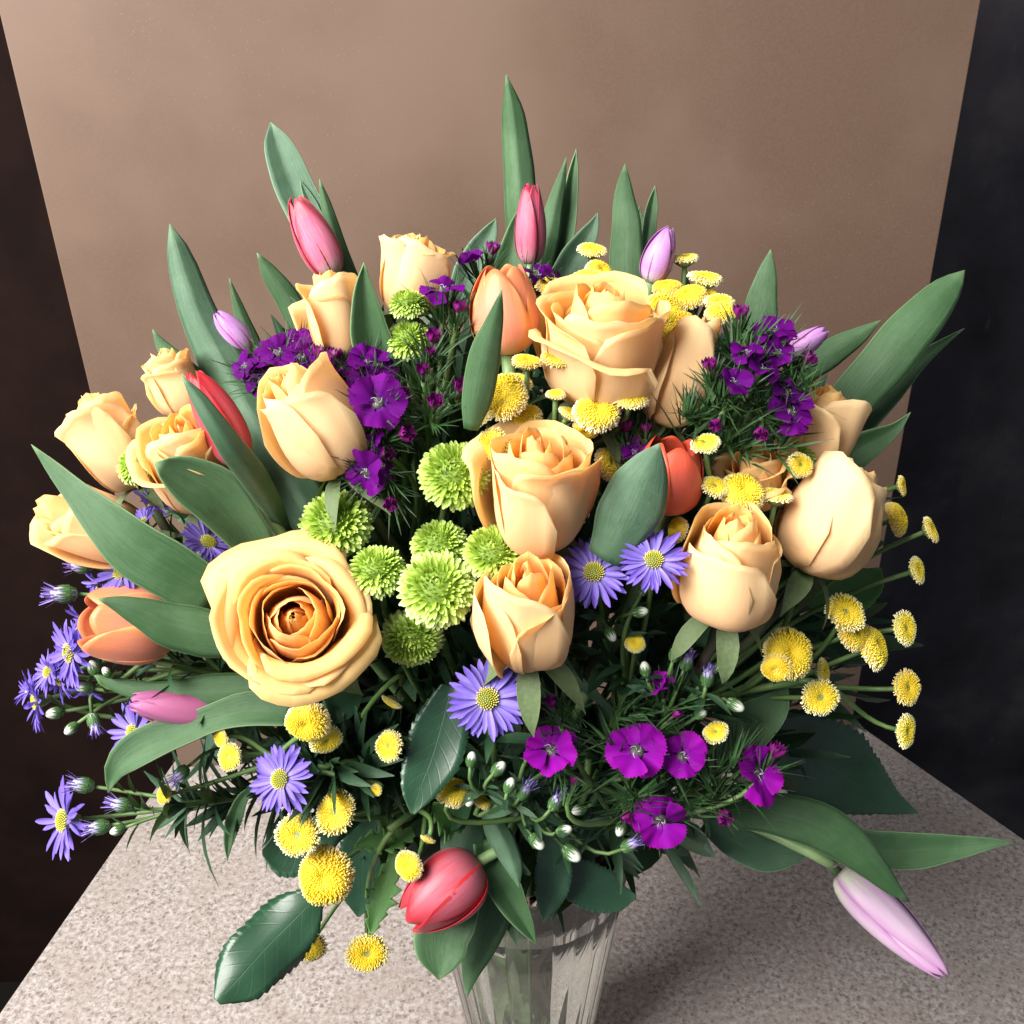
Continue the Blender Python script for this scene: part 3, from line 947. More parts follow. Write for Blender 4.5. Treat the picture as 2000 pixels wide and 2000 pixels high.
def cones(points, normals, r, h, tone, k=5):
    """many tiny blunt florets in one mesh"""
    V, F, T = [], [], []
    for p, nrm, rr_, hh, tn in zip(points, normals, r, h, tone):
        nrm = nrm / np.linalg.norm(nrm)
        a = np.cross(nrm, (0.31, 0.2, 0.93))
        a /= np.linalg.norm(a) + 1e-9
        b = np.cross(nrm, a)
        o = len(V)
        for lev, (rk, zk, tt) in enumerate(((0.8, -0.3, -0.25), (1.0, 0.6, 0.0), (0.55, 1.0, 0.12))):
            for j in range(k):
                th = 2 * math.pi * j / k
                V.append(p + nrm * hh * zk + rr_ * rk * (math.cos(th) * a + math.sin(th) * b))
                T.append((min(1, max(0, tn + tt)), 0.5, 0.5, 1))
        F += grid_faces(k, 3, o, True)
        F.append(tuple(o + 2 * k + j for j in range(k)))
    return np.array(V), F, np.array(T)


def fib_cap(n, thmax):
    i = np.arange(n) + 0.5
    c = 1 - i / n * (1 - math.cos(thmax))
    th = np.arccos(c)
    ph = i * 2.399963
    return th, ph


def disc_mesh():
    n = 90
    i = np.arange(n) + 0.5
    rho = np.sqrt(i / n)
    ph = i * 2.399963
    z = 0.10 * (1 - rho**2) + 0.02
    pts = np.stack([0.235 * rho * np.cos(ph), 0.235 * rho * np.sin(ph), z], 1)
    nr = np.stack([rho * np.cos(ph) * 0.6, rho * np.sin(ph) * 0.6, np.ones(n)], 1)
    tone = 0.15 + 0.75 * rho**1.5
    return mesh("flower_head", *(lambda a: (a[0], a[1], MADISC, a[2]))(cones(pts, nr, np.full(n, 0.020), 0.03 + 0.045 * rho, tone, 4)))


ME_DISC = disc_mesh()
V, F = lathe([(0.03, -0.42, 0), (0.10, -0.36, 0), (0.17, -0.20, 0), (0.21, -0.04, 0), (0.23, 0.03, 0)], 14)
ME_INV = mesh("involucre", V, F, MBCAL)


def mum_mesh(seed):
    rr = np.random.default_rng(seed)
    V, F, T = [], [], []
    n = 380
    th, ph = fib_cap(n, R(118))
    for i in range(n):
        t0 = th[i] + rr.normal(0, 0.03)
        p0 = ph[i] + rr.normal(0, 0.05)
        rel = min(1.0, t0 / R(100))
        er = np.array((math.sin(t0) * math.cos(p0), math.sin(t0) * math.sin(p0), 0.78 * math.cos(t0) + 0.05))
        et = np.array((math.cos(t0) * math.cos(p0), math.cos(t0) * math.sin(p0), -math.sin(t0)))
        ep = np.cross(er, et)
        ln = 0.20 + 0.26 * rel + rr.normal(0, 0.02)
        w = 0.026 + 0.032 * rel
        r0 = 0.60 - 0.06 * rel
        inc = (-0.30 + 0.55 * rel) + rr.normal(0, 0.16)
        ln *= rr.uniform(0.85, 1.12)
        o = len(V)
        m = 5
        for a in range(m):
            t = a / (m - 1)
            c = er * (r0 + ln * t * (1 - 0.12 * t)) + et * (inc * ln * t * t)
            ww = w * (0.55 + 0.75 * math.sin(math.pi * (0.15 + 0.70 * t))) * (0.45 if t == 1 else 1)
            for u in (-1, 0, 1):
                V.append(c + ep * (u * ww) + (er * 0.25 - et * 0.9) * (0.55 * ww * (u * u)))
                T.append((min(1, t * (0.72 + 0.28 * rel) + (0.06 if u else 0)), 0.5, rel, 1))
        F += grid_faces(3, m, o)
    return mesh("florets", V, F, MMUM, np.array(T))


ME_MUM = [mum_mesh(s) for s in (1, 2, 3)]
V, F = lathe([(0.10, -0.50, 0), (0.40, -0.36, 0), (0.58, -0.1, 0), (0.60, 0.15, 0), (0.48, 0.36, 0), (0.25, 0.49, 0), (0.05, 0.53, 0)], 16)
ME_MUMC = mesh("receptacle", V, F, MMUMC)


def button_mesh(seed, h, dim, under, n):
    rr = np.random.default_rng(seed)
    # profile curve from the dimple over the rim and down the side
    s = np.linspace(0, 1, 200)
    prof = []
    for q in s:
        if q < 0.72:
            x = q / 0.72 * 0.86
            z = h * (1 - (x / 0.98)**2.6) - dim * math.exp(-(x / 0.30)**2) + 0.05
        else:
            a = (q - 0.72) / 0.28
            x = 0.86 + 0.12 * math.sin(a * math.pi * 0.62)
            z = h * (1 - (0.86 / 0.98)**2.6) + 0.05 - under * a
        prof.append((x, z))
    prof = np.array(prof)
    ds = np.r_[0, np.cumsum(np.linalg.norm(np.diff(prof, axis=0), axis=1))]
    wgt = np.r_[0, np.cumsum(0.5 * (prof[1:, 0] + prof[:-1, 0]) * np.diff(ds))]
    pts, nrm, r, hh, tn = [], [], [], [], []
    el, k2 = rr.uniform(0, 6), rr.uniform(0.03, 0.09)
    for i in range(n):
        q = (i + 0.5) / n * wgt[-1]
        j = int(np.clip(np.searchsorted(wgt, q), 1, 198))
        x, z = prof[j]
        tx, tz = prof[min(j + 4, 199)] - prof[max(j - 4, 0)]
        nx, nz = -tz, tx
        ph = i * 2.399963 + rr.normal(0, 0.06)
        lump = 1 + k2 * math.sin(2 * ph + el) + 0.03 * math.sin(5 * ph)
        x2 = x * lump
        z2 = z + 0.05 * x * math.sin(2 * ph + 1.3 * el)
        pts.append((x2 * math.cos(ph), x2 * math.sin(ph), z2))
        nn = np.array((nx * math.cos(ph), nx * math.sin(ph), nz)) + rr.normal(0, 0.12, 3) * np.linalg.norm((nx, nz))
        nrm.append(nn)
        rel = ds[j] / ds[-1]
        r.append((0.026 + 0.010 * rel) * rr.uniform(0.85, 1.15))
        hh.append((0.045 + 0.085 * rel**1.5) * rr.uniform(0.7, 1.3))
        tn.append(0.34 + 0.26 * rel + (0.42 * max(0, (rel - 0.55) / 0.45)) + rr.normal(0, 0.06))
    V, F, T = cones(np.array(pts), np.array(nrm), r, hh, tn, 5)
    # solid bed below the florets
    bed = [(p[0] * 0.985, p[1] - 0.012, 0) for p in prof[::-14]]
    bv, bf = lathe(bed, 18)
    o = len(V)
    V = np.vstack([V, bv])
    F = F + [tuple(o + i for i in f) for f in bf]
    T = np.vstack([T, np.tile((0.15, 0.5, 0.5, 1), (len(bv), 1))])
    return mesh("flower_head", V, F, MBUT, T)


ME_BUTD = [button_mesh(s, 0.36, 0.26, 0.42, 760) for s in (1, 2, 3)]
ME_BUTC = [button_mesh(s + 10, 0.16, 0.20, 0.20, 480) for s in (1, 2, 3)]
V, F = lathe([(0.10, -0.72, 0), (0.34, -0.60, 0), (0.68, -0.38, 0), (0.90, -0.12, 0), (0.95, 0.04, 0), (0.80, 0.06, 0)], 18)
ME_BCALC = mesh("calyx", V, F, MBCAL)
V, F = lathe([(0.12, -0.50, 0), (0.45, -0.42, 0), (0.80, -0.26, 0), (0.93, -0.08, 0), (0.80, 0.02, 0)], 18)
ME_BCALD = mesh("calyx", V, F, MBCAL)


def dian_petal(seed, mat):
    rr = random.Random(seed)
    nu, nv = 27, 9
    half = R(44)
    u = np.linspace(-1, 1, nu)[None, :].repeat(nv, 0)
    v = np.linspace(0, 1, nv)[:, None].repeat(nu, 1)
    teeth = np.where(np.arange(nu) % 2 == 0, 0.0, 0.055)[None, :] * v**6 * np.array([rr.uniform(0.5, 1.3) for _ in range(nu)])[None, :]
    rho = 0.06 + (0.94 - 0.10 * np.abs(u)**2.5) * v + teeth
    a = u * half * (0.30 + 0.70 * np.clip(v * 1.7, 0, 1)**0.8)
    ph = rr.uniform(0, 6)
    z = 0.12 * v - 0.18 * v**2 + 0.14 * v * v * np.sin(3.0 * u + ph) + 0.045 * v**3 * np.sin(8 * u + ph) + 0.045 * u
    V = np.stack([rho * np.cos(a), rho * np.sin(a), z], -1).reshape(-1, 3)
    T = np.stack([v, u * 0.5 + 0.5, np.full_like(u, 0.5), np.ones_like(u)], -1).reshape(-1, 4)
    return mesh("petal", V, grid_faces(nu, nv), mat, T)


ME_DP = {'p': [dian_petal(i, MDIAN) for i in range(4)], 'm': [dian_petal(i + 9, MDIANM) for i in range(4)]}


def dian_bud():
    nu, nv = 28, 9
    th = np.linspace(0, 2 * math.pi, nu, endpoint=False)[None, :].repeat(nv, 0)
    v = np.linspace(0, 1, nv)[:, None].repeat(nu, 1)
    tw = th + 1.1 * v
    rad = 0.14 + 0.52 * np.sin(v * 1.75)**0.9 * (1 + 0.22 * np.sin(5 * th + 2.5 * v) * v)
    z = 1.15 * v + 0.14 * np.where(np.arange(nu) % 2 == 0, 1, -1)[None, :] * v**8
    V = np.stack([rad * np.cos(tw), rad * np.sin(tw), z], -1).reshape(-1, 3)
    T = np.stack([v, np.full_like(v, 0.5), v, np.ones_like(v)], -1).reshape(-1, 4)
    F = grid_faces(nu, nv, 0, True)
    o = len(V)
    # rolled inner petals fill the mouth
    V2 = V.copy()
    V2[:, :2] *= 0.62
    V2[:, 2] *= 0.97
    V3 = V.copy()
    V3[:, :2] *= 0.28
    V3[:, 2] *= 0.93
    return mesh("bud", np.vstack([V, V2, V3]), F + [tuple(o + i for i in f) for f in F] + [tuple(2 * o + i for i in f) for f in F], MDBUD, np.vstack([T, T, T]))


ME_DBUD = dian_bud()
V, F = lathe([(0.06, -1.25, 0), (0.17, -1.1, 0), (0.22, -0.5, 0), (0.24, 0.05, 0), (0.18, 0.10, 0)], 10)
ME_DCAL = mesh("calyx", V, F, MCALYX)


def stamens():
    V, F = [], []
    for k in range(4):
        a = k * 1.9 + 0.4
        q = 0.7 + 0.25 * (k % 3)
        p = bez((0, 0, -0.05), (0.05 * math.cos(a), 0.05 * math.sin(a), 0.20), (0.20 * q * math.cos(a), 0.20 * q * math.sin(a), 0.26), (0.25 * q * math.cos(a + 1.1), 0.25 * q * math.sin(a + 1.1), 0.14), 7)
        v, f = tube(p, 0.010, 0.007, 4)
        o = len(V)
        V += list(v)
        F += [tuple(o + i for i in q) for q in f]
    return mesh("stamens", V, F, MSTAMEN)


ME_STAM = stamens()


def bud_mesh(mat, opened):
    V, F, T = [], [], []
    n = 16
    prof = [(0.04, -0.62), (0.26, -0.52), (0.36, -0.25), (0.35, 0.05), (0.27, 0.30), (0.16, 0.46), (0.03, 0.52)]
    cv, cf = lathe([(r, z, 0) for r, z in prof], n)
    V += list(cv)
    F += cf
    T += [(0.70 if p[2] > -0.1 else 0.50, 0.5, 0.5, 1) for p in cv]
    for row, (zc, cnt, ln) in enumerate(((-0.52, 9, 0.45), (-0.40, 10, 0.55), (-0.25, 10, 0.55))):
        for k in range(cnt):
            a = (k + 0.5 * row) * 2 * math.pi / cnt
            o = len(V)
            for i in range(5):
                t = i / 4
                z = zc + ln * t
                r = np.interp(z, [p[1] for p in prof], [p[0] for p in prof]) + 0.02 + 0.012 * row + 0.05 * t**3
                for u in (-1, 1):
                    w = 0.062 * (1 - t**2) + 0.006
                    aa = a + u * w / max(r, 0.08)
                    V.append((r * math.cos(aa), r * math.sin(aa), z))
                    T.append((0.10 + 0.30 * t, 0.5, 0.5, 1))
            F += grid_faces(2, 5, o)
    if opened:
        for k in range(22):
            a = k * 2.4
            o = len(V)
            rr = 0.10 + 0.12 * (k % 3)
            for i in range(4):
                t = i / 3
                r = rr * 0.7 + (rr * 1.1) * t
                for u in (-1, 1):
                    w = 0.045 * (1 - 0.4 * t)
                    aa = a + u * w / r
                    V.append((r * math.cos(aa), r * math.sin(aa), 0.15 + 0.72 * t * (1 - 0.1 * (k % 4))))
                    T.append((0.60 + 0.40 * t, 0.5, 0.5, 1))
            F += grid_faces(2, 4, o)
    return mesh("bud", np.array(V), F, mat, np.array(T))


ME_BUD = {'w': bud_mesh(MBUDW, False), 'g': bud_mesh(MBUDW, False), 'p': bud_mesh(MBUDP, True), 'o': bud_mesh(MBUDP, True)}


# ------------------------------------------------------------------ sprays: one stem with many heads
def needles(centers, n_each, ln, w, rr, spread=0.9, mat=None):
    """thin blades bursting round given (point, axis) pairs, one mesh"""
    V, F, T = [], [], []
    for (p, ax, sc) in centers:
        m = np.array(frame(ax).to_3x3())
        for k in range(n_each):
            a = rr.uniform(0, 6.283)
            e = rr.uniform(0.1, spread)
            l = ln * sc * rr.uniform(0.55, 1.15)
            dirv = m @ np.array((math.cos(a) * math.sin(e), math.sin(a) * math.sin(e), math.cos(e)))
            side = m @ np.array((-math.sin(a), math.cos(a), 0))
            outw = m @ np.array((math.cos(a), math.sin(a), 0))
            st = np.array(p) + outw * 0.12 * l - np.array(ax) * l * rr.uniform(0.3, 0.75)
            bend = rr.uniform(-0.35, 0.15) * l
            o = len(V)
            for i in range(5):
                t = i / 4
                ww = w * sc * (1 - t**1.6) * (0.5 + 0.5 * min(1, t * 4)) + 0.00005
                c = st + dirv * l * t + outw * (-bend) * t * t
                for u in (-1, 0, 1):
                    V.append(c + side * u * ww + dirv * 0 + outw * (0.5 * ww * abs(u)))
                    T.append((t, u * 0.5 + 0.5, rr.random(), 1))
            F += grid_faces(3, 5, o)
    return V, F, T


def small_leaves(path, n, ln, w, rr, t0=0.0, t1=0.6):
    """lance shaped leaves up a stem, one mesh"""
    V, F, T = [], [], []
    K = len(path)
    for k in range(n):
        q = rr.uniform(t0, t1) * (K - 1)
        i0 = min(int(q), K - 2)
        c0 = path[i0] + (path[i0 + 1] - path[i0]) * (q - i0)
        tg = path[i0] - path[i0 + 1]
        tg = tg / (np.linalg.norm(tg) + 1e-9)
        rv = np.array((rr.gauss(0, 1), rr.gauss(0, 1), rr.gauss(0, 1)))
        ov = rv - tg * (rv @ tg)
        ov /= np.linalg.norm(ov) + 1e-9
        dr = ov * 0.8 + tg * rr.uniform(0.2, 0.9)
        dr /= np.linalg.norm(dr)
        sd = np.cross(dr, tg)
        sd /= np.linalg.norm(sd) + 1e-9
        up = np.cross(sd, dr)
        l = ln * rr.uniform(0.5, 1.2)
        o = len(V)
        droop = rr.uniform(-0.1, 0.45)
        for i in range(6):
            t = i / 5
            ww = w * l / ln * math.sin(math.pi * (0.06 + 0.92 * t)) ** 0.9
            c = c0 + dr * l * t - up * droop * l * t * t
            for u in (-1, 0, 1):
                V.append(c + sd * u * ww + up * 0.35 * ww * abs(u))
                T.append((t, u * 0.5 + 0.5, rr.random(), 1))
        F += grid_faces(3, 6, o)
    return V, F, T


class Spray:
    def __init__(self, name, label, cat, hub, hubax, seed, r=0.0018, mat=None, group=None, leafn=0, leafl=0.03, leafw=0.0035):
        """hub = (px, py, off cm): where the side stalks leave the main stem"""
        self.rr = random.Random(seed)
        d = dep(hub[0], hub[1], hub[2])
        self.hub = P(hub[0], hub[1], d)
        self.ax = axis_dir(hubax[0], hubax[1], self.hub)
        path, foot = stem_path(self.hub, self.ax, seed)
        self.path = path
        self.root = thing(name, label, cat, foot, group)
        self.foot = foot
        self.mat = mat or MSTEM
        self.r = r
        add_stem(self.root, path, r, r * 1.35, self.mat)
        self.leafV, self.leafF, self.leafT = [], [], []
        if leafn:
            self.leaves(path, leafn, leafl, leafw, 0.0, 0.42)

    def leaves(self, path, n, l, w, t0, t1):
        V, F, T = small_leaves(path, n, l, w, self.rr, t0, t1)
        o = len(self.leafV)
        self.leafV += V
        self.leafF += [tuple(o + i for i in f) for f in F]
        self.leafT += T

    def stalk(self, p, ax, r=None):
        """a thin stalk from a head back into the main stem"""
        k = self.rr.randint(0, 5)
        j = Vector(self.path[k])
        d = (p - j).length
        tg = (Vector(self.path[max(k - 1, 0)]) - Vector(self.path[k + 1])).normalized()
        b = bez(p, p - ax * d * 0.45, j + tg * d * 0.35, j, 12)
        V, F = tube(b - np.array(self.foot), r or self.r * 0.62, self.r * 0.8, 6)
        link("stalk", mesh("stalk", V, F, self.mat), self.root)
        return b

    def place(self, px, py, off, A, tilt, size, spin=None):
        d = dep(px, py, off)
        p = P(px, py, d)
        ax = axis_dir(A, tilt, p)
        S = size * d / 2000
        M = Matrix.Translation(p - self.foot) @ frame(ax, self.rr.uniform(0, 6.28) if spin is None else spin) @ Matrix.Scale(S, 4)
        return p, ax, S, M

    def aster(self, px, py, r, A, tilt, off=0.0, elev=6, n=34, stalkleaf=3):
        n += 6
        p, ax, S, M = self.place(px, py, off, A, tilt, r * 1.08)
        h = link("flower_head", ME_DISC, self.root, M)
        rr = self.rr
        for k in range(n):
            row = k % 2
            a = k * 2 * math.pi / n + rr.uniform(-0.09, 0.09)
            e = R(elev + (7 if row else -3) + rr.uniform(-9, 9))
            sc = rr.uniform(0.88, 1.06) * (0.92 if row else 1.0)
            m = Matrix.Rotation(a, 4, 'Z') @ Matrix.Rotation(-e, 4, 'Y') @ Matrix.Rotation(rr.uniform(-0.4, 0.4), 4, 'X') @ Matrix.Scale(sc, 4)
            link("petal", RAYS[rr.randrange(5)], h, Matrix.Translation((0, 0, -0.02 - 0.03 * row)) @ m)
        link("involucre", ME_INV, h)
        b = self.stalk(p - ax * S * 0.4, ax)
        if stalkleaf:
            self.leaves(b, stalkleaf, 0.020, 0.0024, 0.05, 0.8)

    def bud(self, px, py, r, A, tilt, off=0.0, kind='w', stalkleaf=3):
        p, ax, S, M = self.place(px, py, off, A, tilt, r * 1.7)
        link("bud", ME_BUD[kind], self.root, M)
        b = self.stalk(p - ax * S * 0.55, ax, self.r * 0.5)
        if stalkleaf:
            self.leaves(b, stalkleaf, 0.014, 0.0018, 0.03, 0.7)

    def button(self, px, py, r, A, tilt, off=0.0, dome=True, asp=1.0):
        p, ax, S, M = self.place(px, py, off, A, tilt, r)
        rr = self.rr
        me = (ME_BUTD if dome else ME_BUTC)[rr.randrange(3)]
        h = link("flower_head", me, self.root, M, 'stuff')
        link("calyx", ME_BCALD if dome else ME_BCALC, h)
        self.stalk(p - ax * S * 0.5, ax)

    def dianthus(self, px, py, r, A, tilt, off=0.0, col='p', elev=8, n=5):
        p, ax, S, M = self.place(px, py, off, A, tilt, r)
        h = link("calyx", ME_DCAL, self.root, M)
        rr = self.rr
        for k in range(n):
            a = k * 1.2566 + rr.uniform(-0.08, 0.08)
            e = R(elev + rr.uniform(-20, 22))
            m = Matrix.Rotation(a, 4, 'Z') @ Matrix.Rotation(-e, 4, 'Y') @ Matrix.Rotation(rr.uniform(-0.25, 0.25), 4, 'X') @ Matrix.Scale(rr.uniform(0.88, 1.10), 4)
            link("petal", ME_DP[col][rr.randrange(4)], h, Matrix.Translation((0, 0, 0.004 * k)) @ m)
        link("stamens", ME_STAM, h)
        self.heads.append((p - ax * S * 0.3, ax, 1.0))
        self.stalk(p - ax * S * 1.2, ax)

    def dbud(self, px, py, r, A, tilt, off=0.0):
        p, ax, S, M = self.place(px, py, off, A, tilt, r)
        b = link("bud", ME_DBUD, self.root, M @ Matrix.Translation((0, 0, -0.5)))
        link("calyx", ME_DCAL, b)
        self.heads.append((p - ax * S * 0.6, ax, 0.8))
        self.stalk(p - ax * S * 1.5, ax)

    heads = None

    def finish(self, needle=0, ln=0.020, w=0.0007, spread=0.9, name="foliage"):
        if needle and self.heads:
            V, F, T = needles(self.heads, needle, ln, w, self.rr, spread)
            V = np.array(V) - np.array(self.foot)
            link("bracts", mesh("bracts", V, F, MBRACT, np.array(T)), self.root, None, 'stuff')
        if self.leafV:
            V = np.array(self.leafV) - np.array(self.foot)
            link(name, mesh(name, V, self.leafF, MFOL, np.array(self.leafT)), self.root, None, 'stuff')


# ------------------------------------------------------------------ green chrysanthemums
def mum(label, px, py, r, A, tilt, off, seed):
    rr = random.Random(seed)
    d = dep(px, py, off)
    p = P(px, py, d)
    ax = axis_dir(A, tilt, p)
    S = r * d / 2000 * 1.02
    base = p - ax * S * 0.45
    path, foot = stem_path(base, ax, seed)
    root = thing("chrysanthemum", label, "chrysanthemum", foot, "green chrysanthemums")
    M = Matrix.Translation(p - ax * S * 0.1 - foot) @ frame(ax, rr.uniform(0, 6)) @ Matrix.Scale(S, 4)
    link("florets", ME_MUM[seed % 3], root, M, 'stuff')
    link("receptacle", ME_MUMC, root, M)
    add_stem(root, path, 0.0017, 0.0022, MSTEM)


mum("green chrysanthemum touching the tall ruffled rose", 888, 925, 74, 70, 62, 0.4, 1)
mum("green chrysanthemum under the leaning rose bud and dianthus", 655, 1020, 76, 120, 58, 1.4, 2)
mum("green chrysanthemum at the upper edge of the large open rose", 735, 1112, 62, 100, 45, 0.6, 3)
mum("shaded green chrysanthemum at the back of the central cluster", 858, 1062, 60, 95, 50, 1.4, 4)
mum("largest green chrysanthemum, frontmost of the central cluster", 855, 1148, 82, 85, 68, -0.4, 5)
mum("green chrysanthemum tucked behind the half open rose", 965, 1078, 66, 80, 55, 0.2, 6)
mum("small flat green chrysanthemum in front of the topmost rose", 798, 592, 42, 92, 20, 0.8, 7)
mum("olive green chrysanthemum below the topmost rose", 800, 662, 48, 95, 40, 1.6, 8)
mum("small green chrysanthemum in front of the pale rose by the dark wall", 265, 905, 46, 145, 30, -0.2, 9)
mum("deeply shaded green chrysanthemum below the central cluster", 805, 1250, 66, 270, 50, 1.4, 10)
mum("dark green chrysanthemum in the shadow beside the shaded rose", 1550, 895, 46, 90, 40, 2.0, 11)

# ------------------------------------------------------------------ aster sprays
G1 = "purple aster sprays"
s = Spray("aster_spray", "single purple aster with yellow eye below the half open rose", "aster", (960, 1420, 2.0), (95, 40), 201, group=G1, leafn=14)
s.aster(952, 1365, 82, 100, 80, -0.6, 2, 36)
s.finish()
s = Spray("aster_spray", "pair of purple asters and white buds between two rose buds", "aster", (1220, 1230, 2.4), (95, 30), 202, group=G1, leafn=16)
s.aster(1160, 1118, 76, 100, 72, -0.2, 4, 34)
s.aster(1277, 1094, 70, 85, 66, -1.6, 4, 32)
s.bud(1252, 1195, 17, 10, 20, 0.6, 'w')
s.bud(1193, 1240, 17, 300, 20, 0.8, 'w')
s.bud(1258, 1150, 15, 60, 10, 0.8, 'w')
s.finish()
s = Spray("aster_spray", "two purple asters under the dark folded leaf near the big rose", "aster", (430, 1120, 2.6), (150, 20), 203, group=G1, leafn=18)
s.aster(406, 1060, 58, 60, 48, 1.6, 8, 32)
s.aster(300, 985, 44, 60, 35, 1.8, 20, 28)
s.aster(282, 1018, 34, 130, 30, 1.4, 25, 24)
s.finish()
s = Spray("aster_spray", "purple asters and green buds hanging along the dark wall", "aster", (300, 1290, 3.0), (165, 10), 204, group=G1, leafn=46, leafl=0.034)
s.aster(238, 1118, 60, 145, 40, 2.4, 10, 30)
s.aster(190, 1140, 44, 200, 10, 3.0, 18, 28)
s.aster(137, 1275, 70, 190, 22, 1.6, 6, 32)
s.aster(115, 1325, 54, 205, 14, 2.4, 10, 28)
s.aster(72, 1370, 64, 195, 5, 2.0, 10, 30)
s.aster(168, 1345, 40, 250, 10, 2.4, 16, 26)
s.aster(160, 1210, 40, 210, 5, 2.6, 18, 26)
s.aster(262, 1432, 66, 190, 34, 1.8, 6, 32)
s.aster(95, 1312, 46, 170, 30, 2.2, 8, 28)
s.aster(150, 1240, 48, 160, 20, 2.2, 10, 28)
s.aster(60, 1345, 40, 150, 10, 2.6, 10, 26)
s.aster(205, 1175, 40, 170, 24, 2.6, 12, 26)
s.bud(158, 1106, 22, 176, 4, 2.2, 'o')
s.bud(122, 1160, 27, 180, 6, 2.0, 'o')
s.bud(182, 1303, 17, 110, 20, 1.4, 'g')
s.bud(163, 1342, 18, 170, 10, 1.2, 'g')
s.bud(105, 1393, 18, 190, 20, 1.6, 'g')
s.bud(138, 1424, 16, 220, 20, 1.6, 'g')
s.bud(184, 1412, 19, 285, 10, 1.8, 'p')
s.bud(208, 1312, 13, 130, 20, 1.6, 'g')
s.finish()
s = Spray("aster_spray", "low purple aster with closing buds reaching past the table edge", "aster", (330, 1575, 2.6), (185, 8), 205, group=G1, leafn=130, leafl=0.036, leafw=0.003)
s.aster(125, 1602, 78, 185, 24, 1.4, 4, 34)
s.bud(160, 1533, 23, 172, 4, 1.6, 'o')
s.bud(235, 1572, 22, 170, 6, 1.6, 'o')
s.bud(192, 1616, 22, 190, 6, 1.4, 'o')
s.bud(228, 1622, 15, 200, 10, 1.8, 'g')
s.bud(352, 1512, 20, 225, 20, 1.8, 'p')
s.finish()
s = Spray("aster_spray", "light purple aster above the two lower yellow buttons", "aster", (620, 1500, 2.4), (190, 30), 206, group=G1, leafn=190, leafl=0.034, leafw=0.003)
s.aster(548, 1522, 72, 175, 52, 0.8, 4, 34)
s.finish()
s = Spray("aster_spray", "tight white and green aster buds in front of the vase rim", "aster", (1030, 1560, 2.6), (270, 30), 207, group=G1, leafn=150, leafl=0.026, leafw=0.0026)
for (x, y, r, A, k) in ((975, 1500, 19, 45, 'w'), (996, 1533, 18, 70, 'w'), (1024, 1545, 20, 55, 'p'), (1086, 1566, 20, 55, 'p'), (921, 1482, 17, 80, 'g'), (918, 1562, 17, 250, 'w'),
                        (1103, 1622, 18, 20, 'w'), (1050, 1645, 20, 310, 'w'), (1118, 1668, 23, 320, 'w'), (1212, 1620, 17, 250, 'w'), (1231, 1650, 20, 30, 'p'), (1040, 1462, 16, 60, 'w'), (1130, 1582, 17, 200, 'g')):
    s.bud(x, y, r, A, 25, 0.8 + random.uniform(-0.3, 0.3), k, 6)
s.finish()
s = Spray("aster_spray", "striped aster buds below the sepals of the tight rose bud", "aster", (1340, 1390, 2.8), (60, 20), 208, group=G1, leafn=150, leafl=0.028, leafw=0.0026)
for (x, y, r, A, k) in ((1320, 1275, 19, 70, 'w'), (1342, 1292, 19, 70, 'p'), (1260, 1306, 17, 100, 'g'), (1382, 1322, 20, 80, 'p'), (1413, 1298, 18, 40, 'w'), (1438, 1378, 20, 330, 'w'), (1370, 1395, 14, 30, 'g')):
    s.bud(x, y, r, A, 20, 0.9, k, 6)
s.finish()

# ------------------------------------------------------------------ dianthus heads
G2 = "purple dianthus heads"


def dspray(label, hub, ax, seed, leafn=24):
    q = Spray("dianthus", label, "dianthus", hub, ax, seed, 0.0019, MSTEM, G2, leafn, 0.030, 0.0024)
    q.heads = []
    return q


s = dspray("violet dianthus head peeking out behind the leaning rose bud", (580, 790, 3.0), (100, 25), 301)
s.dianthus(570, 672, 44, 100, 35, 1.4)
s.dianthus(520, 702, 40, 130, 30, 1.2)
s.dianthus(498, 722, 34, 150, 30, 1.6)
s.dianthus(545, 735, 40, 110, 40, 1.2)
s.dianthus(604, 668, 34, 70, 30, 1.8)
s.dianthus(545, 690, 40, 95, 45, 0.8)
s.dianthus(480, 715, 32, 150, 30, 1.4)
s.dianthus(510, 745, 34, 150, 40, 1.2)
s.dianthus(590, 700, 36, 80, 40, 1.0)
s.dianthus(640, 705, 32, 70, 35, 1.2)
s.dianthus(665, 720, 30, 60, 40, 1.2)
s.dbud(625, 692, 24, 85, 10, 1.2)
s.dbud(652, 698, 24, 80, 10, 1.2)
s.finish(26, 0.020)
s = dspray("violet dianthus head with open flowers touching the leaning rose bud", (745, 860, 2.2), (90, 40), 302)
s.dianthus(720, 708, 42, 80, 40, 0.6)
s.dianthus(703, 748, 34, 140, 45, 0.4)
s.dianthus(738, 788, 54, 100, 68, -0.6)
s.dianthus(716, 922, 48, 200, 60, -0.4)
s.dianthus(722, 868, 36, 150, 40, 0.2)
s.dianthus(742, 715, 34, 50, 45, 0.8)
s.dianthus(700, 795, 36, 180, 45, 0.2)
s.dianthus(700, 900, 34, 180, 40, 0.2)
s.dianthus(745, 910, 34, 30, 50, 0.2)
s.dbud(782, 775, 24, 30, 30, 0.2)
s.dbud(788, 848, 25, 20, 45, 0.0)
s.dbud(752, 888, 22, 30, 45, 0.2)
s.dbud(763, 980, 21, 270, 60, 0.0)
s.dbud(742, 770, 20, 60, 40, 0.0)
s.finish(30, 0.020)
s = dspray("dianthus head of tight magenta buds above the round green chrysanthemum", (850, 800, 1.6), (90, 45), 303)
s.dianthus(866, 566, 44, 88, 24, 0.4)
s.dbud(846, 660, 22, 85, 40, 0.2)
s.dbud(825, 725, 19, 95, 45, 0.0)
s.dbud(849, 787, 23, 80, 55, -0.3)
s.dbud(899, 757, 22, 70, 45, -0.1)
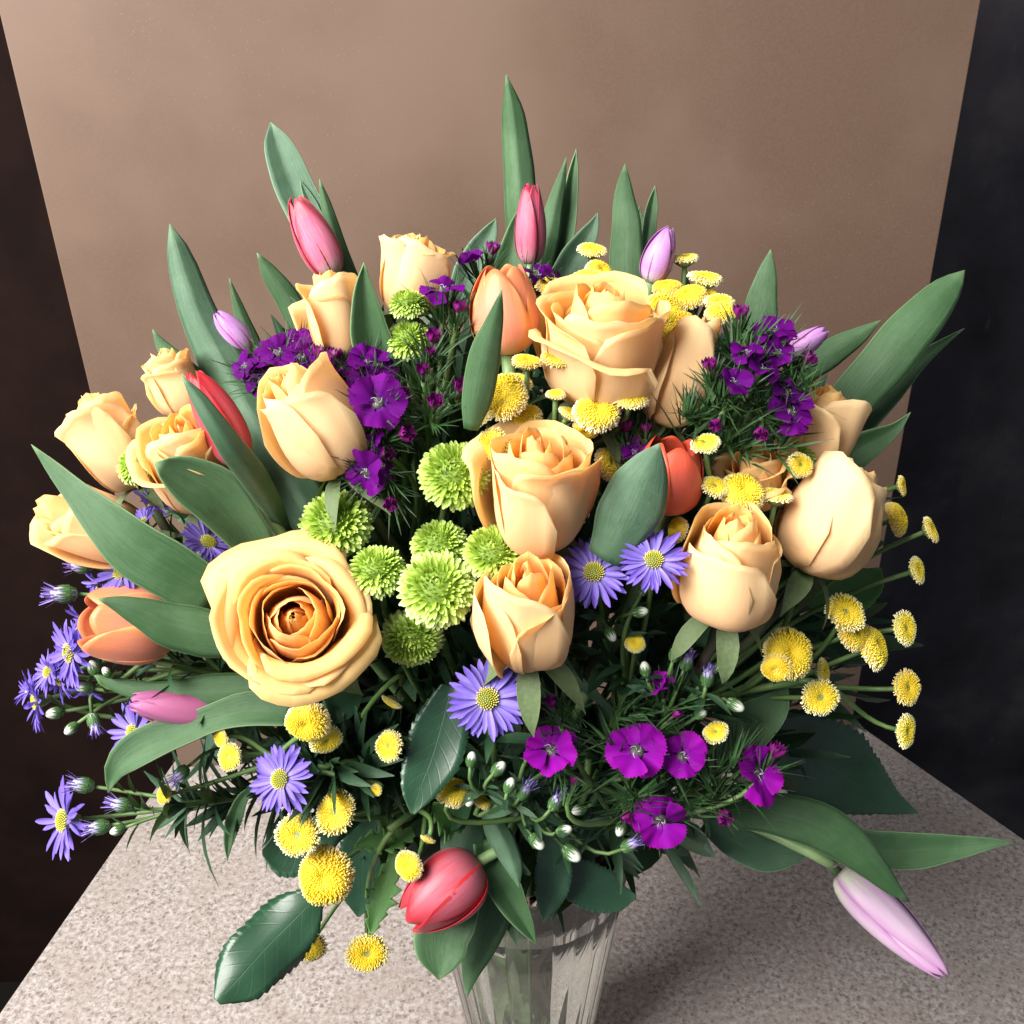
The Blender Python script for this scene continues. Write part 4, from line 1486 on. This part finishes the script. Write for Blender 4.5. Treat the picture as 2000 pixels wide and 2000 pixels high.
s.dbud(897, 603, 19, 80, 25, 0.4)
s.dbud(840, 690, 15, 80, 40, 0.2)
s.finish(34, 0.022)
s = dspray("dark violet dianthus behind the orange tulip", (985, 640, 4.0), (90, 20), 304, 10)
s.dianthus(922, 512, 30, 110, 22, 2.2, 'p', 25)
s.dbud(962, 488, 20, 80, 15, 2.4)
s.dianthus(1050, 540, 40, 60, 22, 2.0, 'p', 10)
s.dianthus(1080, 545, 36, 40, 15, 2.4, 'p', 10)
s.finish(20, 0.018)
s = dspray("bushy violet dianthus head beside the slender leaning rose bud", (1465, 800, 1.8), (80, 40), 305, 30)
s.dianthus(1510, 648, 42, 80, 40, 0.0, 'p', 16)
s.dianthus(1432, 748, 40, 70, 42, -1.2, 'p', 20)
s.dianthus(1488, 722, 38, 60, 35, -0.4, 'p', 16)
s.dianthus(1546, 806, 46, 50, 45, -0.2, 'p', 12)
s.dianthus(1460, 690, 34, 90, 40, -0.4, 'p', 16)
s.dianthus(1520, 690, 34, 60, 35, 0.0, 'p', 16)
s.dianthus(1540, 770, 34, 60, 40, 0.0, 'p', 16)
s.dbud(1447, 614, 23, 85, 15, 0.2)
s.dbud(1386, 716, 21, 95, 25, -0.6)
s.dbud(1577, 703, 22, 40, 20, 0.4)
s.dbud(1400, 826, 18, 240, 50, -0.8)
s.dbud(1487, 842, 20, 270, 50, -0.6)
for (x, y) in ((1420, 660), (1470, 665), (1530, 735), (1380, 775), (1440, 800), (1500, 780), (1420, 840), (1520, 860), (1560, 740), (1460, 860), (1365, 805), (1345, 790)):
    p = P(x, y, dep(x, y, 0.0))
    s.heads.append((p, axis_dir(random.uniform(40, 140), random.uniform(20, 60), p), 1.0))
s.finish(24, 0.018, 0.0008, 1.1)
s = dspray("magenta dianthus head with flat open flowers over the vase rim", (1240, 1560, 2.4), (80, 50), 306, 40)
s.dianthus(1078, 1466, 52, 120, 66, 0.2, 'm')
s.dianthus(1244, 1468, 60, 90, 76, -0.2, 'm')
s.dianthus(1333, 1478, 48, 40, 60, 0.1, 'm', 14)
s.dianthus(1290, 1602, 52, 290, 60, 0.0, 'm', 12)
s.dianthus(1478, 1512, 58, 10, 48, 0.2, 'm', 10)
s.dianthus(1290, 1340, 28, 100, 45, 0.8, 'm', 45)
s.dbud(1078, 1374, 19, 110, 35, 0.8)
s.dbud(1412, 1592, 22, 310, 40, 0.2)
s.dbud(1225, 1592, 18, 260, 20, 0.4)
s.dbud(1122, 1525, 17, 70, 10, 0.6)
s.dbud(1320, 1395, 16, 40, 20, 0.8)
s.dbud(1515, 1470, 24, 60, 20, 0.6)
for (x, y) in ((1380, 1520), (1420, 1550), (1350, 1545), (1210, 1545), (1280, 1535), (1290, 1400), (1250, 1390), (1400, 1480), (1090, 1400), (1170, 1420), (1445, 1450), (1340, 1360)):
    p = P(x, y, dep(x, y, 1.0))
    s.heads.append((p, axis_dir(random.uniform(-30, 210), random.uniform(10, 50), p), 1.0))
s.finish(24, 0.022, 0.0008, 1.1)
s = dspray("small violet dianthus at the red orange tulip's back", (1250, 960, 3.0), (90, 30), 307, 8)
s.dianthus(1240, 885, 32, 110, 40, 1.4, 'p', 20)
s.dbud(1222, 835, 20, 95, 15, 1.4)
s.dbud(1262, 838, 14, 85, 15, 1.4)
s.finish(24, 0.020)

# ------------------------------------------------------------------ yellow buttons
G3 = "yellow button flower sprays"


def bspray(label, hub, ax, seed, leafn=0):
    return Spray("button_flower_spray", label, "button flowers", hub, ax, seed, 0.0019, MSTEM, G3, leafn, 0.022, 0.004)


s = bspray("yellow button flowers standing above the tall ruffled rose", (1080, 860, 3.0), (90, 30), 401, 6)
s.button(982, 772, 46, 110, 58, 0.2, True)
s.button(1030, 706, 28, 88, 24, 0.2, False)
s.button(1093, 698, 32, 86, 30, 0.0, False)
s.button(1085, 770, 20, 88, 22, 0.4, False)
s.button(1112, 808, 22, 60, 20, 0.6, False)
s.button(1166, 802, 43, 75, 52, 0.4, True)
s.button(1232, 778, 32, 80, 36, 0.2, False)
s.button(1145, 838, 26, 260, 40, 0.8, True)
s.button(962, 868, 32, 200, 62, 0.2, False)
s.button(1018, 812, 36, 100, 40, 1.4, True)
s.button(940, 810, 26, 120, 30, 1.6, True)
s.button(1190, 905, 32, 20, 40, 2.2, True)
s.button(1008, 750, 30, 100, 30, 2.0, True)
s.finish()
s = bspray("yellow button flowers against the panel beyond the broad open rose", (1290, 720, 4.2), (75, 15), 402)
s.button(1157, 488, 27, 85, 22, 3.2, False)
s.button(1337, 505, 26, 90, 10, 3.4, False)
s.button(1377, 543, 32, 75, 16, 3.0, False)
s.button(1148, 556, 40, 100, 45, 2.6, True)
s.button(1172, 532, 30, 60, 30, 3.0, True)
s.button(1084, 562, 34, 75, 14, 2.2, True)
s.button(1303, 560, 26, 90, 20, 3.6, True)
s.button(1345, 578, 34, 95, 30, 3.2, True)
s.button(1385, 582, 28, 70, 25, 3.2, True)
s.button(1405, 590, 30, 80, 22, 2.2, False)
s.button(1408, 610, 30, 80, 30, 1.8, True)
s.button(1300, 608, 40, 60, 40, 3.0, True)
s.button(1330, 645, 44, 80, 50, 2.8, True)
s.button(1302, 705, 34, 75, 45, 2.6, True)
s.button(1320, 680, 26, 40, 30, 3.0, True)
s.finish()
s = bspray("yellow button flowers over the peach rose behind the tight bud", (1440, 1040, 2.4), (85, 40), 403, 6)
s.button(1378, 866, 28, 92, 36, -0.4, False)
s.button(1563, 908, 26, 25, 50, 0.0, False)
s.button(1396, 950, 28, 60, 36, 0.2, False)
s.button(1452, 960, 42, 70, 48, 0.2, True)
s.button(1516, 968, 30, 80, 20, 0.2, False)
s.button(1322, 1034, 24, 160, 40, 0.8, True)
s.finish()
s = bspray("yellow button flowers on long stalks reaching over the dark wall", (1560, 1330, 2.6), (10, 15), 404, 14)
s.button(1652, 1196, 40, 60, 46, 0.8, False)
s.button(1668, 1236, 34, 20, 40, 0.8, True)
s.button(1542, 1276, 47, 30, 66, 0.0, True)
s.button(1517, 1306, 28, 250, 60, -0.4, True)
s.button(1706, 1264, 42, 20, 22, 0.8, True)
s.button(1768, 1227, 31, 5, 38, 1.0, False)
s.button(1602, 1362, 35, 0, 66, 0.4, False)
s.button(1772, 1343, 33, 5, 42, 0.8, False)
s.button(1770, 1428, 30, 350, 30, 0.8, False)
s.button(1792, 1114, 25, 15, 24, 1.4, False)
s.button(1818, 1034, 24, 20, 16, 1.6, False)
s.button(1762, 949, 18, 10, 16, 2.0, False)
s.button(1752, 1012, 34, 20, 14, 2.0, True)
s.button(1608, 1310, 24, 0, 20, 1.6, False)
s.finish()
s = bspray("bright yellow button flowers hanging over the granite beside the vase", (760, 1620, 2.4), (215, 20), 405, 0)
s.button(655, 1586, 40, 150, 62, 0.2, False)
s.button(582, 1630, 42, 200, 68, 0.2, False)
s.button(634, 1712, 53, 220, 64, -0.4, True)
s.button(606, 1848, 32, 240, 50, 0.2, False)
s.button(717, 1862, 38, 270, 64, 0.0, False)
s.button(797, 1692, 27, 200, 62, 0.4, True)
s.button(836, 1640, 15, 250, 10, 0.8, False)
s.finish()
for (pts, sd) in (([(724, 1826, 3), (732, 1795, 15), (745, 1752, 26), (760, 1705, 20), (772, 1660, 6)], 1), ([(690, 1655, 3), (720, 1645, 16), (765, 1640, 22), (810, 1625, 10)], 2),
                  ([(742, 1560, 3), (748, 1590, 12), (770, 1625, 14), (800, 1640, 5)], 3), ([(845, 1570, 6), (870, 1590, 30), (890, 1600, 34), (910, 1610, 10)], 4)):
    add_leaf(s.root, pts, 0.515, 0.525, MLOBE, n=44, ser=0.7, nser=6, cup=0.3, wave=0.15, seed=sd)
s = bspray("small yellow button flowers peeping out below the big rose's leaves", (560, 1480, 3.0), (200, 20), 406, 150)
s.button(448, 1478, 25, 190, 62, 1.0, False)
s.button(432, 1443, 20, 200, 30, 1.6, False)
s.button(600, 1412, 42, 230, 50, 0.2, True)
s.button(637, 1446, 30, 300, 50, 0.8, False)
s.button(760, 1457, 31, 180, 46, 0.2, False)
s.button(320, 1552, 17, 190, 50, 1.4, False)
s.button(764, 1372, 20, 240, 10, 0.8, False)
s.button(735, 1543, 12, 200, 50, 0.8, False)
s.finish()
s = bspray("few yellow button flowers deep among the magenta dianthus", (1150, 1480, 3.4), (90, 30), 407, 10)
s.button(885, 1545, 34, 60, 40, 1.0, True)
s.button(1398, 1430, 24, 100, 55, 0.8, False)
s.button(1240, 1255, 19, 90, 70, 1.2, True)
s.button(940, 1565, 20, 60, 20, 1.6, True)
s.finish()

# ------------------------------------------------------------------ loose broad leaves
def broad(label, pts, d0, d1, seed, **kw):
    neck, foot = foot_of(P(pts[-1][0], pts[-1][1], d1), seed)
    root = thing("leaf_sprig", label, "leaf", foot, "broad dark leaves")
    kw.setdefault('mat', MDARK)
    add_leaf(root, pts, d0, d1, n=90, ser=0.09, nser=24, seed=seed, name="blade", **kw)
    e = P(pts[-1][0], pts[-1][1], d1)
    path = np.vstack([bez(e, e * 0.7 + neck * 0.3, neck + Vector((0, 0, 0.04)), neck, 10), bez(neck, neck - Vector((0, 0, 0.05)), foot + Vector((0, 0, 0.05)), foot, 6)[1:]])
    add_stem(root, path, 0.0014, 0.0022, MROSTEM)


broad("big dark green leaf in shade above the pale hanging tulip", [(1792, 1587, 2), (1735, 1565, 28), (1670, 1528, 66), (1605, 1485, 88), (1540, 1450, 70), (1480, 1440, 20)], 0.60, 0.57, 501, cup=0.15)
broad("dark serrated leaf lying over the vase rim under white buds", [(1242, 1752, 4), (1195, 1748, 36), (1135, 1722, 42), (1080, 1685, 24), (1050, 1650, 6)], 0.56, 0.555, 502, cup=0.2)
broad("bluish leaf hanging between yellow buttons and red tulip", [(700, 1790, 3), (706, 1745, 40), (706, 1690, 52), (715, 1635, 42), (740, 1580, 10)], 0.555, 0.55, 503, cup=0.2)
broad("dark blade hanging down the glass under the drooping red tulip", [(1062, 1800, 2), (1072, 1755, 26), (1080, 1705, 36), (1078, 1650, 26), (1060, 1600, 8)], 0.548, 0.545, 507, cup=0.3)
broad("narrow pointed leaf drooping in front of the granite", [(444, 1682, 0), (447, 1640, 10), (457, 1600, 15), (478, 1555, 10), (520, 1530, 4)], 0.53, 0.53, 504, cup=0.5, mat=MLEAF)
broad("shaded leaf behind the closed bud at the panel edge", [(1720, 1110, 3), (1695, 1135, 34), (1655, 1150, 50), (1600, 1155, 40), (1540, 1150, 8)], 0.52, 0.52, 505, cup=0.2, mat=MLOBE)
broad("wide dark leaf in the middle gap under the orange hearted rose", [(640, 1240, 3), (560, 1120, 40), (520, 1060, 50), (480, 1010, 20)], 0.48, 0.49, 506, cup=0.2)

# ------------------------------------------------------------------ dense inner greenery
rr = random.Random(77)
V, F, T = [], [], []
for k in range(4200):
    while True:
        q = np.array((rr.uniform(-1, 1), rr.uniform(-1, 1), rr.uniform(-1, 1)))
        if 0.25 < np.linalg.norm(q) < 1:
            break
    c = EC + np.array((0, 0.02, -0.01)) + q * np.array((0.195, 0.125, 0.20))
    if c[2] < 0.30 and math.hypot(c[0], c[1]) > 0.12:
        continue
    # nothing pokes below the cone that opens from the vase
    if math.hypot(c[0], c[1] * 1.3) > 0.035 + (c[2] - 0.24) * 1.05:
        continue
    out = q / np.linalg.norm(q) + np.array((0, 0, 0.35)) + np.array((rr.gauss(0, 0.5), rr.gauss(0, 0.5), rr.gauss(0, 0.5)))
    out /= np.linalg.norm(out)
    sd = np.cross(out, (rr.gauss(0, 1), rr.gauss(0, 1), rr.gauss(0, 1)))
    sd /= np.linalg.norm(sd)
    up = np.cross(sd, out)
    wide = rr.random() < 0.35
    l = rr.uniform(0.022, 0.048)
    w = l * (rr.uniform(0.16, 0.26) if wide else rr.uniform(0.05, 0.09))
    dr = rr.uniform(-0.1, 0.5)
    o = len(V)
    for i in range(6):
        t = i / 5
        ww = w * math.sin(math.pi * (0.05 + 0.93 * t))**0.9
        for u in (-1, 0, 1):
            V.append(c + out * l * t - up * dr * l * t * t + sd * u * ww + up * 0.3 * ww * abs(u))
            T.append((t, u * 0.5 + 0.5, rr.random(), 1))
    F += grid_faces(3, 6, o)
fo = link("foliage", mesh("foliage", np.array(V), F, MFOL, np.array(T)), None, None, 'stuff')
tag(fo, "dense dark green filler foliage between the flower stems", "foliage", None, 'stuff')
